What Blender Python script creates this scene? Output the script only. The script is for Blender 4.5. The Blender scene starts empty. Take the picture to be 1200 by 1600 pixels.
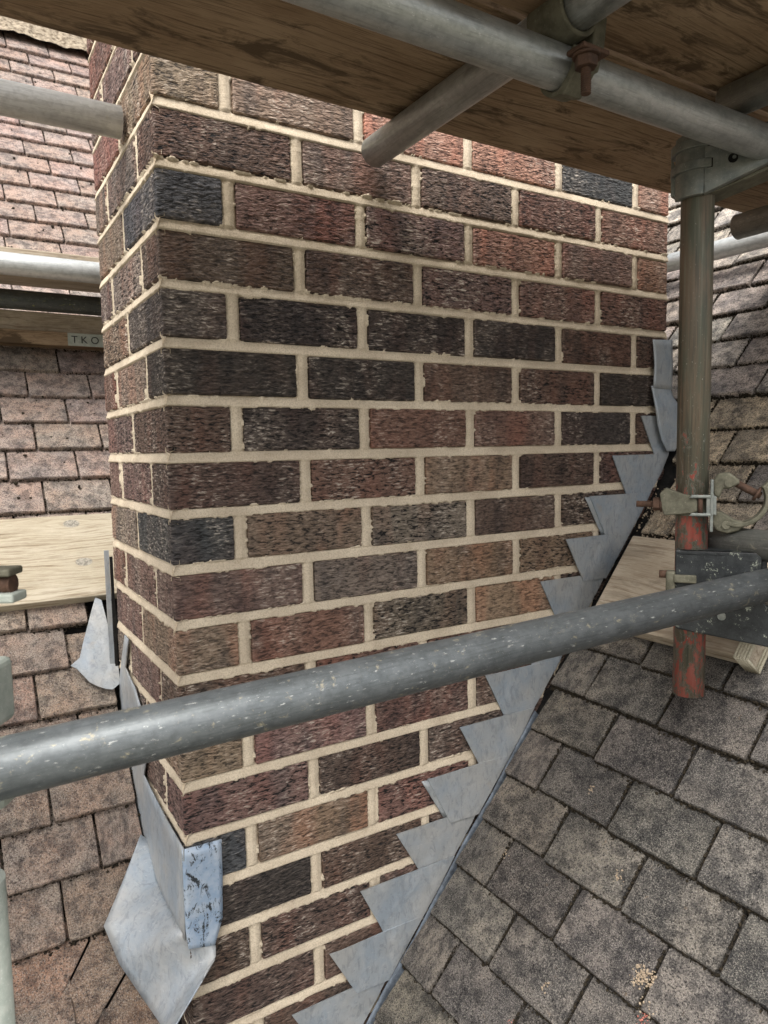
import bpy, bmesh, math, random
import numpy as np
from mathutils import Vector, Matrix

random.seed(7)
RNG = np.random.default_rng(7)
scene = bpy.context.scene
COL = scene.collection

# ------------------------------------------------------------------ camera
cam_d = bpy.data.cameras.new("camera")
cam = bpy.data.objects.new("camera", cam_d)
COL.objects.link(cam)
cam_d.sensor_fit = 'HORIZONTAL'
cam_d.sensor_width = 36.0
cam_d.lens = 36.0 * 1115.75 / 1200.0
cam_d.clip_start = 0.01
cam_d.clip_end = 3000.0
RIGHT = Vector((0.85134061, -0.52427621, -0.0188049))
DOWN = Vector((-0.06176904, -0.06457822, -0.99599912))
FWD = Vector((0.52096425, 0.84909606, -0.0873621))
CAM = Vector((-0.27611, -1.04556, -0.53269))
m = Matrix.Identity(4)
for i in range(3):
    m[i][0] = RIGHT[i]; m[i][1] = -DOWN[i]; m[i][2] = -FWD[i]; m[i][3] = CAM[i]
cam.matrix_world = m
cam_d.dof.use_dof = True
cam_d.dof.focus_distance = 1.15
cam_d.dof.aperture_fstop = 16
scene.camera = cam

# ------------------------------------------------------------------ light
SUN_EL, SUN_AZ = math.radians(56), math.radians(228)   # azimuth from +Y, clockwise
world = bpy.data.worlds.new("World")
scene.world = world
world.use_nodes = True
wn = world.node_tree
for n in list(wn.nodes):
    wn.nodes.remove(n)
sky = wn.nodes.new('ShaderNodeTexSky')
sky.sky_type = 'NISHITA'
sky.sun_disc = False
sky.sun_elevation = SUN_EL
sky.sun_rotation = SUN_AZ
sky.dust_density = 4.0
sky.air_density = 1.0
hsv = wn.nodes.new('ShaderNodeHueSaturation')
hsv.inputs['Saturation'].default_value = 0.15
bg = wn.nodes.new('ShaderNodeBackground')
bg.inputs['Strength'].default_value = 0.15
wo = wn.nodes.new('ShaderNodeOutputWorld')
wn.links.new(sky.outputs[0], hsv.inputs['Color'])
wn.links.new(hsv.outputs[0], bg.inputs['Color'])
wn.links.new(bg.outputs[0], wo.inputs['Surface'])

sun_d = bpy.data.lights.new("sun", 'SUN')
sun_d.energy = 1.4
sun_d.angle = math.radians(32)
sun_d.color = (1.0, 0.96, 0.90)
sun = bpy.data.objects.new("sun", sun_d)
COL.objects.link(sun)
sd = Vector((math.sin(SUN_AZ) * math.cos(SUN_EL), math.cos(SUN_AZ) * math.cos(SUN_EL), math.sin(SUN_EL)))
sun.rotation_euler = sd.to_track_quat('Z', 'Y').to_euler()

vs = scene.view_settings
vs.view_transform = 'Standard'
vs.look = 'None'
vs.gamma = 1.0
vs.exposure = 0.98
vs.use_curve_mapping = False

# ------------------------------------------------------------------ materials
class NT:
    """small helper for node trees"""
    def __init__(self, name):
        self.m = bpy.data.materials.new(name)
        self.m.use_nodes = True
        self.t = self.m.node_tree
        self.b = self.t.nodes['Principled BSDF']
        self.out = self.t.nodes['Material Output']
    def n(self, kind, **kw):
        nd = self.t.nodes.new(kind)
        for k, v in kw.items():
            if k.startswith('i_'):
                nd.inputs[k[2:].replace('_', ' ')].default_value = v
            else:
                setattr(nd, k, v)
        return nd
    def l(self, a, b):
        self.t.links.new(a, b)
    def coord(self, scale=(1, 1, 1), rnd=True, kind='Object', warp=None):
        tc = self.n('ShaderNodeTexCoord')
        src = tc.outputs[kind]
        if rnd:
            oi = self.n('ShaderNodeObjectInfo')
            mu = self.n('ShaderNodeMath', operation='MULTIPLY')
            mu.inputs[1].default_value = 37.0
            self.l(oi.outputs['Random'], mu.inputs[0])
            ad = self.n('ShaderNodeVectorMath', operation='ADD')
            self.l(src, ad.inputs[0]); self.l(mu.outputs[0], ad.inputs[1])
            src = ad.outputs[0]
        mp = self.n('ShaderNodeMapping')
        mp.inputs['Scale'].default_value = scale
        self.l(src, mp.inputs['Vector'])
        return mp.outputs[0]
    def noise(self, vec, scale, detail=4, rough=0.55, dist=0.0):
        nd = self.n('ShaderNodeTexNoise')
        nd.inputs['Scale'].default_value = scale
        nd.inputs['Detail'].default_value = detail
        nd.inputs['Roughness'].default_value = rough
        nd.inputs['Distortion'].default_value = dist
        self.l(vec, nd.inputs['Vector'])
        return nd.outputs['Fac']
    def ramp(self, fac, stops):
        r = self.n('ShaderNodeValToRGB')
        el = r.color_ramp.elements
        while len(el) < len(stops):
            el.new(0.5)
        for e, (p, c) in zip(el, stops):
            e.position = p
            e.color = (c, c, c, 1) if isinstance(c, (int, float)) else (*c, 1)
        self.l(fac, r.inputs[0])
        return r.outputs[0]
    def mix(self, f, a, b, mode='MIX'):
        x = self.n('ShaderNodeMix', data_type='RGBA', blend_type=mode)
        for s, v in ((x.inputs[0], f), (x.inputs[6], a), (x.inputs[7], b)):
            if hasattr(v, 'links'):
                self.l(v, s)
            elif isinstance(v, (int, float)):
                s.default_value = v
            else:
                s.default_value = (*v, 1)
        return x.outputs[2]
    def math(self, op, a, b=0.0):
        x = self.n('ShaderNodeMath', operation=op)
        for s, v in ((x.inputs[0], a), (x.inputs[1], b)):
            if hasattr(v, 'links'):
                self.l(v, s)
            else:
                s.default_value = v
        return x.outputs[0]
    def bump(self, h, strength=0.5, dist=0.001, prev=None):
        b = self.n('ShaderNodeBump')
        b.inputs['Strength'].default_value = strength
        b.inputs['Distance'].default_value = dist
        self.l(h, b.inputs['Height'])
        if prev is not None:
            self.l(prev, b.inputs['Normal'])
        return b.outputs[0]
    def done(self, color, rough=0.8, metal=0.0, normal=None, spec=0.5):
        for s, v in ((self.b.inputs['Base Color'], color), (self.b.inputs['Roughness'], rough),
                     (self.b.inputs['Metallic'], metal), (self.b.inputs['Specular IOR Level'], spec)):
            if hasattr(v, 'links'):
                self.l(v, s)
            elif isinstance(v, (int, float)):
                s.default_value = v
            else:
                s.default_value = (*v, 1)
        if normal is not None:
            self.l(normal, self.b.inputs['Normal'])
        return self.m


def mat_brick():
    t = NT('rustic_brick')
    oi = t.n('ShaderNodeObjectInfo')
    base = oi.outputs['Color']
    big = t.noise(t.coord((1, 1, 0.30)), 15, 2)
    big2 = t.noise(t.coord((1, 1, 0.40)), 24, 3)
    warp = t.noise(t.coord((1, 1, 1)), 60, 2)
    # second firing tone
    red = t.mix(1.0, base, (1.22, 1.0, 0.95), 'MULTIPLY')
    dark = t.mix(1.0, base, (0.55, 0.57, 0.62), 'MULTIPLY')
    c = t.mix(t.ramp(big, [(0.48, 0.0), (0.64, 1.0)]), base, red)
    c = t.mix(t.ramp(big2, [(0.50, 0.0), (0.70, 0.9)]), c, dark)
    # bark-like wrinkles, long sideways and short in height
    w1 = t.noise(t.coord((66, 66, 235)), 1.0, 4, 0.6, 0.4)
    w2 = t.noise(t.coord((150, 150, 430)), 1.0, 3, 0.6, 0.3)
    wv = t.n('ShaderNodeVectorMath', operation='ADD')
    wn_ = t.n('ShaderNodeTexNoise'); wn_.inputs['Scale'].default_value = 1.0; wn_.inputs['Detail'].default_value = 2
    t.l(t.coord((45, 45, 130)), wn_.inputs['Vector'])
    t.l(t.coord((48, 48, 225)), wv.inputs[0]); t.l(wn_.outputs['Color'], wv.inputs[1])
    vo = t.n('ShaderNodeTexVoronoi', feature='DISTANCE_TO_EDGE')
    vo.inputs['Scale'].default_value = 1.0
    t.l(wv.outputs[0], vo.inputs['Vector'])
    scale_ = t.ramp(vo.outputs['Distance'], [(0.0, 0.0), (0.16, 0.75), (0.45, 1.0)])
    fine = t.noise(t.coord((1, 1, 1)), 1100, 2)
    film = t.ramp(t.noise(t.coord((1, 1, 0.45)), 15, 3), [(0.46, 0.0), (0.66, 1.0)])  # pale bloom patches, which also place the painted ridge glints
    rv = t.math('FRACT', t.math('MULTIPLY', oi.outputs['Random'], 7.31))
    rough_k = t.math('ADD', t.math('MULTIPLY', rv, 0.50), 0.60)      # some bricks deeply scored, some nearly smooth
    bloom_k = t.math('ADD', t.math('MULTIPLY', t.math('FRACT', t.math('MULTIPLY', oi.outputs['Random'], 23.7)), 0.8), 0.25)
    c = t.mix(t.math('MULTIPLY', t.math('MULTIPLY', film, bloom_k), 0.24), c, (0.37, 0.30, 0.245))
    h = t.math('ADD', t.math('MULTIPLY', w1, 0.75), t.math('ADD', t.math('MULTIPLY', w2, 0.42), t.math('MULTIPLY', scale_, 0.13)))
    # pale mortar dust on the crests, plus ridge glints painted into the colour
    crest = t.ramp(h, [(0.71, 0.0), (0.80, 1.0)])
    c = t.mix(t.ramp(h, [(0.62, 0.0), (0.82, 0.6)]), c, t.mix(1.0, c, (1.9, 1.85, 1.8), 'MULTIPLY'))
    amt = t.math('MULTIPLY', t.math('MULTIPLY', crest, rough_k), t.math('ADD', t.math('MULTIPLY', film, 0.85), 0.10))
    c = t.mix(amt, c, (0.66, 0.58, 0.49))
    # furrows darkened: their shade is painted into the colour
    c = t.mix(t.math('MULTIPLY', t.ramp(h, [(0.53, 1.0), (0.62, 0.0)]), rough_k), c, (0.010, 0.009, 0.009))
    nb = t.bump(t.math('MULTIPLY', h, rough_k), 1.0, 0.0080)
    nb = t.bump(fine, 0.4, 0.0007, nb)
    ro = t.ramp(h, [(0.5, 0.85), (0.82, 0.42)])
    return t.done(c, ro, 0, nb, 0.4)


def mat_mortar():
    t = NT('buff_mortar')
    v = t.coord((1, 1, 1), rnd=False)
    a = t.noise(v, 14, 3)
    b = t.noise(v, 420, 3, 0.7)
    trowel = t.noise(t.coord((14, 14, 160), rnd=False), 1.0, 3)
    c = t.mix(t.ramp(a, [(0.35, 0.0), (0.7, 1.0)]), (0.74, 0.63, 0.48), (0.55, 0.455, 0.34))
    c = t.mix(t.ramp(b, [(0.40, 0.45), (0.52, 0.0)]), c, (0.36, 0.28, 0.185))
    c = t.mix(t.ramp(b, [(0.6, 0.0), (0.75, 0.4)]), c, (0.80, 0.73, 0.60))
    n = t.bump(trowel, 0.5, 0.0015)
    n = t.bump(b, 0.55, 0.0008, n)
    return t.done(c, 0.92, 0, n, 0.2)


def mat_tile(name, speck_hi, speck_lo, hi_amt, stain):
    t = NT(name)
    oi = t.n('ShaderNodeObjectInfo')
    base = oi.outputs['Color']
    v = t.coord((1, 1, 1))
    big = t.noise(v, 12, 4, 0.6)
    big2 = t.noise(v, 25, 4, 0.65)
    g = t.noise(v, 330, 3, 0.75)
    g2 = t.noise(v, 560, 2, 0.7)
    g3 = t.noise(v, 150, 4, 0.75)
    c = t.mix(t.ramp(big, [(0.40, 0.0), (0.62, 1.0)]), base, t.mix(1.0, base, stain, 'MULTIPLY'))
    c = t.mix(t.ramp(big2, [(0.48, 0.0), (0.66, 0.75)]), c, t.mix(1.0, base, (0.48, 0.49, 0.52), 'MULTIPLY'))
    c = t.mix(t.ramp(g, [(0.38, 0.95), (0.52, 0.0)]), c, speck_lo)
    c = t.mix(t.ramp(g3, [(0.30, 0.8), (0.40, 0.0)]), c, speck_lo)
    c = t.mix(t.ramp(g2, [(0.50, 0.0), (0.64, hi_amt)]), c, speck_hi)
    c = t.mix(t.ramp(g3, [(0.66, 0.0), (0.74, 0.5)]), c, speck_hi)
    m2 = t.noise(v, 44, 4, 0.7)
    c = t.mix(t.ramp(m2, [(0.40, 0.75), (0.54, 0.0)]), c, t.mix(1.0, c, (0.34, 0.35, 0.38), 'MULTIPLY'))
    c = t.mix(t.ramp(m2, [(0.66, 0.0), (0.78, 0.5)]), c, (0.30, 0.20, 0.12))
    h = t.math('ADD', g, t.math('MULTIPLY', g3, 1.2))
    n = t.bump(h, 1.0, 0.0022)
    return t.done(c, 0.93, 0, n, 0.2)


def mat_lead():
    t = NT('weathered_lead')
    oi = t.n('ShaderNodeObjectInfo')
    v = t.coord((1, 1, 1))
    a = t.noise(v, 9, 4, 0.6)
    b = t.noise(t.coord((1, 1, 0.6)), 38, 6, 0.7, 0.8)
    s = t.noise(t.coord((9, 9, 4)), 9, 5, 0.7, 1.2)
    sc = t.noise(t.coord((1, 1, 3.2)), 90, 4, 0.7, 1.0)
    c = t.mix(t.ramp(a, [(0.38, 0.0), (0.62, 1.0)]), (0.315, 0.36, 0.405), (0.405, 0.405, 0.395))
    c = t.mix(t.ramp(b, [(0.48, 0.0), (0.70, 0.45)]), c, (0.50, 0.50, 0.49))
    c = t.mix(t.ramp(s, [(0.34, 0.55), (0.50, 0.0)]), c, (0.20, 0.215, 0.23))
    c = t.mix(t.ramp(t.noise(v, 21, 3), [(0.66, 0.0), (0.78, 0.5)]), c, (0.44, 0.36, 0.26))
    c = t.mix(t.ramp(sc, [(0.62, 0.0), (0.70, 0.45)]), c, (0.62, 0.62, 0.61))
    c = t.mix(t.ramp(sc, [(0.30, 0.45), (0.38, 0.0)]), c, (0.15, 0.165, 0.18))
    dent = t.noise(v, 26, 3, 0.5)
    n = t.bump(dent, 0.55, 0.006)
    n = t.bump(b, 0.35, 0.0012, n)
    return t.done(c, t.ramp(b, [(0.3, 0.40), (0.7, 0.68)]), 0.25, n, 0.5)


def mat_stained_lead():
    t = NT('tarred_lead')
    v = t.coord((1, 1, 1))
    s = t.noise(t.coord((2, 2, 1)), 38, 6, 0.8, 0.6)
    b = t.noise(v, 60, 4)
    c = t.mix(t.ramp(b, [(0.35, 0.0), (0.65, 1.0)]), (0.30, 0.40, 0.54), (0.46, 0.53, 0.62))
    c = t.mix(t.ramp(s, [(0.41, 1.0), (0.46, 0.0)]), c, (0.035, 0.04, 0.045))
    return t.done(c, 0.5, 0.2, t.bump(b, 0.4, 0.002), 0.5)


def mat_steel(name, base, streak, rough=(0.28, 0.55), metal=0.75, spots=(0.44, 0.42, 0.34), amt=0.55, axis='Z'):
    """galvanised tube: object Z runs along the tube"""
    t = NT(name)
    v = t.coord((1, 1, 1))
    lon = t.noise(t.coord((1, 1, 0.05)), 420, 3, 0.6)
    spang = t.noise(t.coord((1, 1, 0.8)), 120, 3, 0.6)
    a = t.noise(t.coord((1, 1, 0.7)), 26, 6, 0.72, 0.3)
    sp = t.noise(t.coord((1, 1, 0.62)), 88, 6, 0.78, 0.8)
    sp2 = t.noise(t.coord((1, 1, 0.22)), 300, 4, 0.7)
    mid = tuple(p * 0.65 + q * 0.35 for p, q in zip(base, streak))
    c = t.mix(t.ramp(a, [(0.30, 0.0), (0.70, 1.0)]), base, streak)
    c = t.mix(0.45, c, mid)
    c = t.mix(t.ramp(spang, [(0.35, 0.35), (0.55, 0.0)]), c, tuple(x * 0.6 for x in base))
    c = t.mix(t.ramp(lon, [(0.36, 0.30), (0.48, 0.0)]), c, tuple(x * 0.45 for x in base))
    scr = t.noise(t.coord((3.0, 3.0, 0.9)), 150, 5, 0.75, 2.0)
    c = t.mix(t.ramp(scr, [(0.62, 0.0), (0.66, 0.55)]), c, tuple(min(1, x * 1.9) for x in streak))
    sf = t.math('MULTIPLY', t.ramp(sp, [(0.60, 0.0), (0.64, 1.0)]), amt)
    c = t.mix(sf, c, spots)
    sf2 = t.math('MULTIPLY', t.ramp(sp2, [(0.635, 0.0), (0.68, 1.0)]), amt)
    c = t.mix(sf2, c, (0.62, 0.62, 0.58))
    ro = t.ramp(a, [(0.3, rough[0]), (0.7, rough[1])])
    me = t.math('MULTIPLY', t.math('SUBTRACT', 1.0, t.math('MAXIMUM', sf, sf2)), metal)
    n = t.bump(sp, 0.25, 0.0012)
    n = t.bump(lon, 0.12, 0.0006, n)
    return t.done(c, ro, me, n, 0.5)


def mat_pole():
    t = NT('rusty_painted_steel')
    tc = t.n('ShaderNodeTexCoord')
    sep = t.n('ShaderNodeSeparateXYZ')
    t.l(tc.outputs['Object'], sep.inputs[0])
    low = t.n('ShaderNodeMapRange')
    low.inputs['From Min'].default_value = -0.40
    low.inputs['From Max'].default_value = -0.66
    low.inputs['To Min'].default_value = -0.24
    low.inputs['To Max'].default_value = 0.028
    t.l(sep.outputs['Z'], low.inputs['Value'])
    a = t.noise(t.coord((1, 1, 0.16), rnd=False), 70, 5, 0.6, 0.3)
    lon = t.noise(t.coord((1, 1, 0.03), rnd=False), 230, 4, 0.6)
    b = t.noise(t.coord((1, 1, 0.42), rnd=False), 75, 6, 0.75, 0.4)
    spk = t.noise(t.coord((1, 1, 0.5), rnd=False), 500, 2)
    c = t.mix(t.ramp(a, [(0.38, 0.0), (0.62, 1.0)]), (0.105, 0.105, 0.075), (0.17, 0.125, 0.085))
    c = t.mix(t.ramp(lon, [(0.38, 0.6), (0.5, 0.0)]), c, (0.045, 0.048, 0.035))
    c = t.mix(t.ramp(lon, [(0.58, 0.0), (0.70, 0.5)]), c, (0.22, 0.23, 0.17))
    pm = t.math('ADD', b, low.outputs[0])
    paint = t.mix(t.ramp(a, [(0.4, 0.0), (0.62, 1.0)]), (0.40, 0.085, 0.062), (0.46, 0.16, 0.125))
    c = t.mix(t.ramp(pm, [(0.52, 0.0), (0.56, 0.92)]), c, paint)
    pale = t.math('MULTIPLY', t.ramp(pm, [(0.47, 0.0), (0.50, 1.0), (0.53, 0.0)]), 0.35)
    c = t.mix(pale, c, (0.33, 0.37, 0.33))
    c = t.mix(t.ramp(spk, [(0.70, 0.0), (0.76, 0.7)]), c, (0.62, 0.60, 0.52))
    n = t.bump(pm, 0.3, 0.001)
    n = t.bump(lon, 0.2, 0.0006, n)
    return t.done(c, 0.55, 0.15, n, 0.5)


def mat_cast(name, a_, b_, rough=0.65, metal=0.3, chips=None, chip_t=0.56):
    t = NT(name)
    v = t.coord((1, 1, 1))
    a = t.noise(v, 55, 5, 0.65)
    g = t.noise(v, 380, 3, 0.6)
    c = t.mix(t.ramp(a, [(0.36, 0.0), (0.62, 1.0)]), a_, b_)
    if chips:
        ch = t.noise(v, 42, 9, 0.82, 0.3)
        c = t.mix(t.ramp(ch, [(chip_t, 0.0), (chip_t + 0.03, 0.9)]), c, chips)
    c = t.mix(t.ramp(g, [(0.62, 0.0), (0.72, 0.35)]), c, tuple(min(1, x * 2.2 + 0.05) for x in b_))
    n = t.bump(a, 0.4, 0.002)
    n = t.bump(g, 0.4, 0.0006, n)
    return t.done(c, rough, metal, n, 0.4)


def mat_wood(name, lo, hi, line, stain_amt=0.5, knots=None, bump=0.5, stretch=1.0):
    """grain runs along object X"""
    t = NT(name)
    tc = t.n('ShaderNodeTexCoord')
    vec = tc.outputs['Object']
    oi = t.n('ShaderNodeObjectInfo')
    big = t.noise(t.coord((0.5, 1, 1)), 14, 5, 0.6)
    sep = t.n('ShaderNodeSeparateXYZ'); t.l(vec, sep.inputs[0])
    y = sep.outputs['Y']; x = sep.outputs['X']
    kmask = None
    warp = t.math('MULTIPLY', t.math('SUBTRACT', t.noise(t.coord((0.8, 3, 3)), 3.2, 2), 0.5), 0.05)
    yy = t.math('ADD', y, warp)
    if knots:
        for (kx, ky, kr) in knots:
            dx = t.math('SUBTRACT', x, kx); dy = t.math('SUBTRACT', y, ky)
            d2 = t.math('ADD', t.math('POWER', t.math('MULTIPLY', dx, 0.62), 2), t.math('POWER', dy, 2))
            d = t.math('SQRT', d2)
            infl = t.math('POWER', 2.718, t.math('MULTIPLY', d2, -1 / (2 * (kr * 2.0) ** 2)))
            sgn = t.math('MULTIPLY', t.math('DIVIDE', dy, t.math('ADD', t.math('ABSOLUTE', dy), kr * 0.5)), kr * 0.75)
            yy = t.math('SUBTRACT', yy, t.math('MULTIPLY', infl, sgn))
            dd = t.math('ADD', d, t.math('MULTIPLY', t.math('SUBTRACT', t.noise(t.coord(), 60, 2), 0.5), kr * 0.25))
            km = t.n('ShaderNodeMapRange')
            km.inputs['From Min'].default_value = kr * 0.92; km.inputs['From Max'].default_value = kr * 0.72
            t.l(dd, km.inputs['Value'])
            ko = km.outputs[0]
            kmask = ko if kmask is None else t.math('MAXIMUM', kmask, ko)
    cmb = t.n('ShaderNodeCombineXYZ')
    t.l(t.math('MULTIPLY', x, 0.035 * stretch), cmb.inputs[0]); t.l(yy, cmb.inputs[1]); t.l(sep.outputs['Z'], cmb.inputs[2])
    ad = t.n('ShaderNodeVectorMath', operation='ADD')
    t.l(cmb.outputs[0], ad.inputs[0]); t.l(oi.outputs['Random'], ad.inputs[1])
    g1 = t.noise(ad.outputs[0], 170, 3, 0.6)
    g2 = t.noise(ad.outputs[0], 620, 3, 0.6)
    fib = t.noise(t.coord((0.12, 1, 1)), 420, 3, 0.7)
    c = t.mix(t.ramp(big, [(0.35, 0.0), (0.66, 1.0)]), lo, hi)
    c = t.mix(t.ramp(g1, [(0.30, 0.85), (0.46, 0.0)]), c, line)
    c = t.mix(t.ramp(g2, [(0.34, 0.5), (0.48, 0.0)]), c, line)
    c = t.mix(t.ramp(fib, [(0.56, 0.0), (0.72, 0.35)]), c, tuple(min(1, q * 1.35) for q in hi))
    st = t.noise(t.coord((0.35, 1, 1)), 26, 6, 0.7, 0.7)
    c = t.mix(t.math('MULTIPLY', t.ramp(st, [(0.52, 0.0), (0.62, 1.0)]), stain_amt), c, tuple(q * 0.35 for q in lo))
    if kmask is not None:
        kn = t.noise(t.coord(), 230, 3)
        c = t.mix(kmask, c, t.mix(t.ramp(kn, [(0.4, 0.0), (0.6, 1.0)]), (0.22, 0.20, 0.165), (0.40, 0.37, 0.31)))
    h = t.math('ADD', g1, t.math('MULTIPLY', g2, 0.5))
    n = t.bump(h, bump, 0.0012)
    n = t.bump(fib, bump * 0.6, 0.0004, n)
    return t.done(c, 0.85, 0, n, 0.2)


def mat_plain(name, a_, b_, sc=200, rough=0.95):
    t = NT(name)
    a = t.noise(t.coord((1, 1, 1), rnd=False), sc, 4)
    c = t.mix(t.ramp(a, [(0.35, 0.0), (0.65, 1.0)]), a_, b_)
    return t.done(c, rough, 0, t.bump(a, 0.5, 0.002), 0.2)


M = dict(
    brick=mat_brick(), mortar=mat_mortar(),
    tile_l=mat_tile('sanded_clay_tile', (0.62, 0.55, 0.47), (0.07, 0.05, 0.045), 0.45, (1.12, 0.96, 0.88)),
    tile_r=mat_tile('granular_concrete_tile', (0.42, 0.38, 0.33), (0.013, 0.012, 0.012), 0.50, (2.1, 2.0, 1.85)),
    lead=mat_lead(), lead_dark=mat_cast('grimy_lead', (0.07, 0.08, 0.095), (0.17, 0.20, 0.24), 0.6, 0.2), lead2=mat_stained_lead(),
    bright=mat_steel('bright_galvanised', (0.52, 0.54, 0.53), (0.72, 0.73, 0.71), (0.30, 0.48), 0.45, amt=0.3),  # lighter copy of the galvanised tube, the light on it put into the colour
    galv=mat_steel('galvanised_tube', (0.36, 0.38, 0.37), (0.62, 0.63, 0.61), amt=0.35, rough=(0.32, 0.55)),
    dull=mat_steel('dull_scaffold_tube', (0.10, 0.112, 0.115), (0.215, 0.23, 0.235), (0.36, 0.55), 0.42, (0.36, 0.32, 0.22), 0.75),
    grey=mat_steel('old_grey_tube', (0.26, 0.265, 0.245), (0.40, 0.40, 0.36), (0.40, 0.62), 0.6, (0.50, 0.46, 0.36), 0.7),
    mossy=mat_steel('painted_dark_tube', (0.10, 0.115, 0.115), (0.17, 0.185, 0.18), (0.4, 0.6), 0.5, (0.38, 0.40, 0.10), 0.7),
    pole=mat_pole(),
    cast=mat_cast('cast_coupler', (0.095, 0.09, 0.062), (0.17, 0.16, 0.115)),
    cast2=mat_cast('grey_coupler', (0.17, 0.185, 0.175), (0.27, 0.28, 0.25), 0.5, 0.5),
    rust=mat_cast('rusty_bolt', (0.055, 0.032, 0.022), (0.11, 0.06, 0.038), 0.8, 0.1),
    black=mat_cast('chipped_black_paint', (0.014, 0.016, 0.017), (0.03, 0.033, 0.034), 0.4, 0.0, (0.40, 0.42, 0.34), 0.575),
    pale=mat_cast('pale_green_paint', (0.34, 0.38, 0.33), (0.46, 0.49, 0.43), 0.6, 0.1),
    under=mat_wood('grimy_board', (0.27, 0.185, 0.112), (0.39, 0.285, 0.185), (0.10, 0.062, 0.036), 0.9),
    cream=mat_wood('bleached_board', (0.43, 0.37, 0.27), (0.52, 0.46, 0.355), (0.19, 0.135, 0.08), 0.12,
                   knots=[(-0.044, 0.188, 0.0125), (-0.032, 0.086, 0.0125)], bump=0.7),
    tan=mat_wood('dusty_board', (0.42, 0.345, 0.255), (0.57, 0.49, 0.385), (0.20, 0.145, 0.095), 0.35),
    moss=mat_plain('dark_moss', (0.012, 0.010, 0.008), (0.045, 0.035, 0.022), 300),  # real moss, and the painted shade below the tile tails
    crumb=mat_plain('mortar_crumbs', (0.28, 0.215, 0.15), (0.45, 0.36, 0.26), 300),
    felt=mat_plain('black_felt', (0.008, 0.008, 0.008), (0.02, 0.018, 0.016), 60),
    ground=mat_plain('ground', (0.12, 0.12, 0.09), (0.20, 0.18, 0.14), 1.5),
    bed=mat_plain('ridge_mortar', (0.13, 0.10, 0.07), (0.42, 0.35, 0.26), 70),
    redfleck=mat_plain('red_fleck', (0.42, 0.12, 0.09), (0.55, 0.22, 0.17), 400),
    rope=mat_plain('pale_rope', (0.42, 0.38, 0.28), (0.60, 0.55, 0.43), 400),
    ink=mat_plain('black_stencil', (0.03, 0.03, 0.03), (0.05, 0.05, 0.05), 400),
)

# ------------------------------------------------------------------ object helpers
def tag(o, label=None, cat=None, group=None, kind=None):
    if label: o['label'] = label
    if cat: o['category'] = cat
    if group: o['group'] = group
    if kind: o['kind'] = kind
    return o

def empty(name, loc=(0, 0, 0), **kw):
    o = bpy.data.objects.new(name, None)
    COL.objects.link(o)
    o.location = loc
    o.empty_display_size = 0.05
    return tag(o, **kw)

def link(name, me, parent=None, mat=None, M4=None):
    o = bpy.data.objects.new(name, me)
    COL.objects.link(o)
    if mat is not None and not me.materials:
        me.materials.append(mat)
    if parent is not None:
        o.parent = parent
    if M4 is not None:
        if parent is not None:
            # parents are pure translations
            o.matrix_local = Matrix.Translation(parent.location).inverted() @ M4
        else:
            o.matrix_local = M4
    return o

def mesh(name, vs_, fs, smooth=False):
    me = bpy.data.meshes.new(name)
    me.from_pydata([tuple(v) for v in vs_], [], fs)
    if smooth:
        me.polygons.foreach_set('use_smooth', [True] * len(me.polygons))
    me.update()
    return me

def bevel(o, w=0.001, seg=2):
    b = o.modifiers.new('bevel', 'BEVEL')
    b.width = w; b.segments = seg; b.limit_method = 'ANGLE'; b.angle_limit = math.radians(40)
    return o

def frame(origin, ex, ey, ez):
    m = Matrix.Identity(4)
    for i in range(3):
        m[i][0] = ex[i]; m[i][1] = ey[i]; m[i][2] = ez[i]; m[i][3] = origin[i]
    return m

def frame_z(origin, direction, ref=(0, 0, 1)):
    z = Vector(direction).normalized()
    r = Vector(ref)
    if abs(r.dot(z)) > 0.95: r = Vector((1, 0, 0))
    x = (r - z * r.dot(z)).normalized()
    return frame(origin, x, z.cross(x), z)

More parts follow.
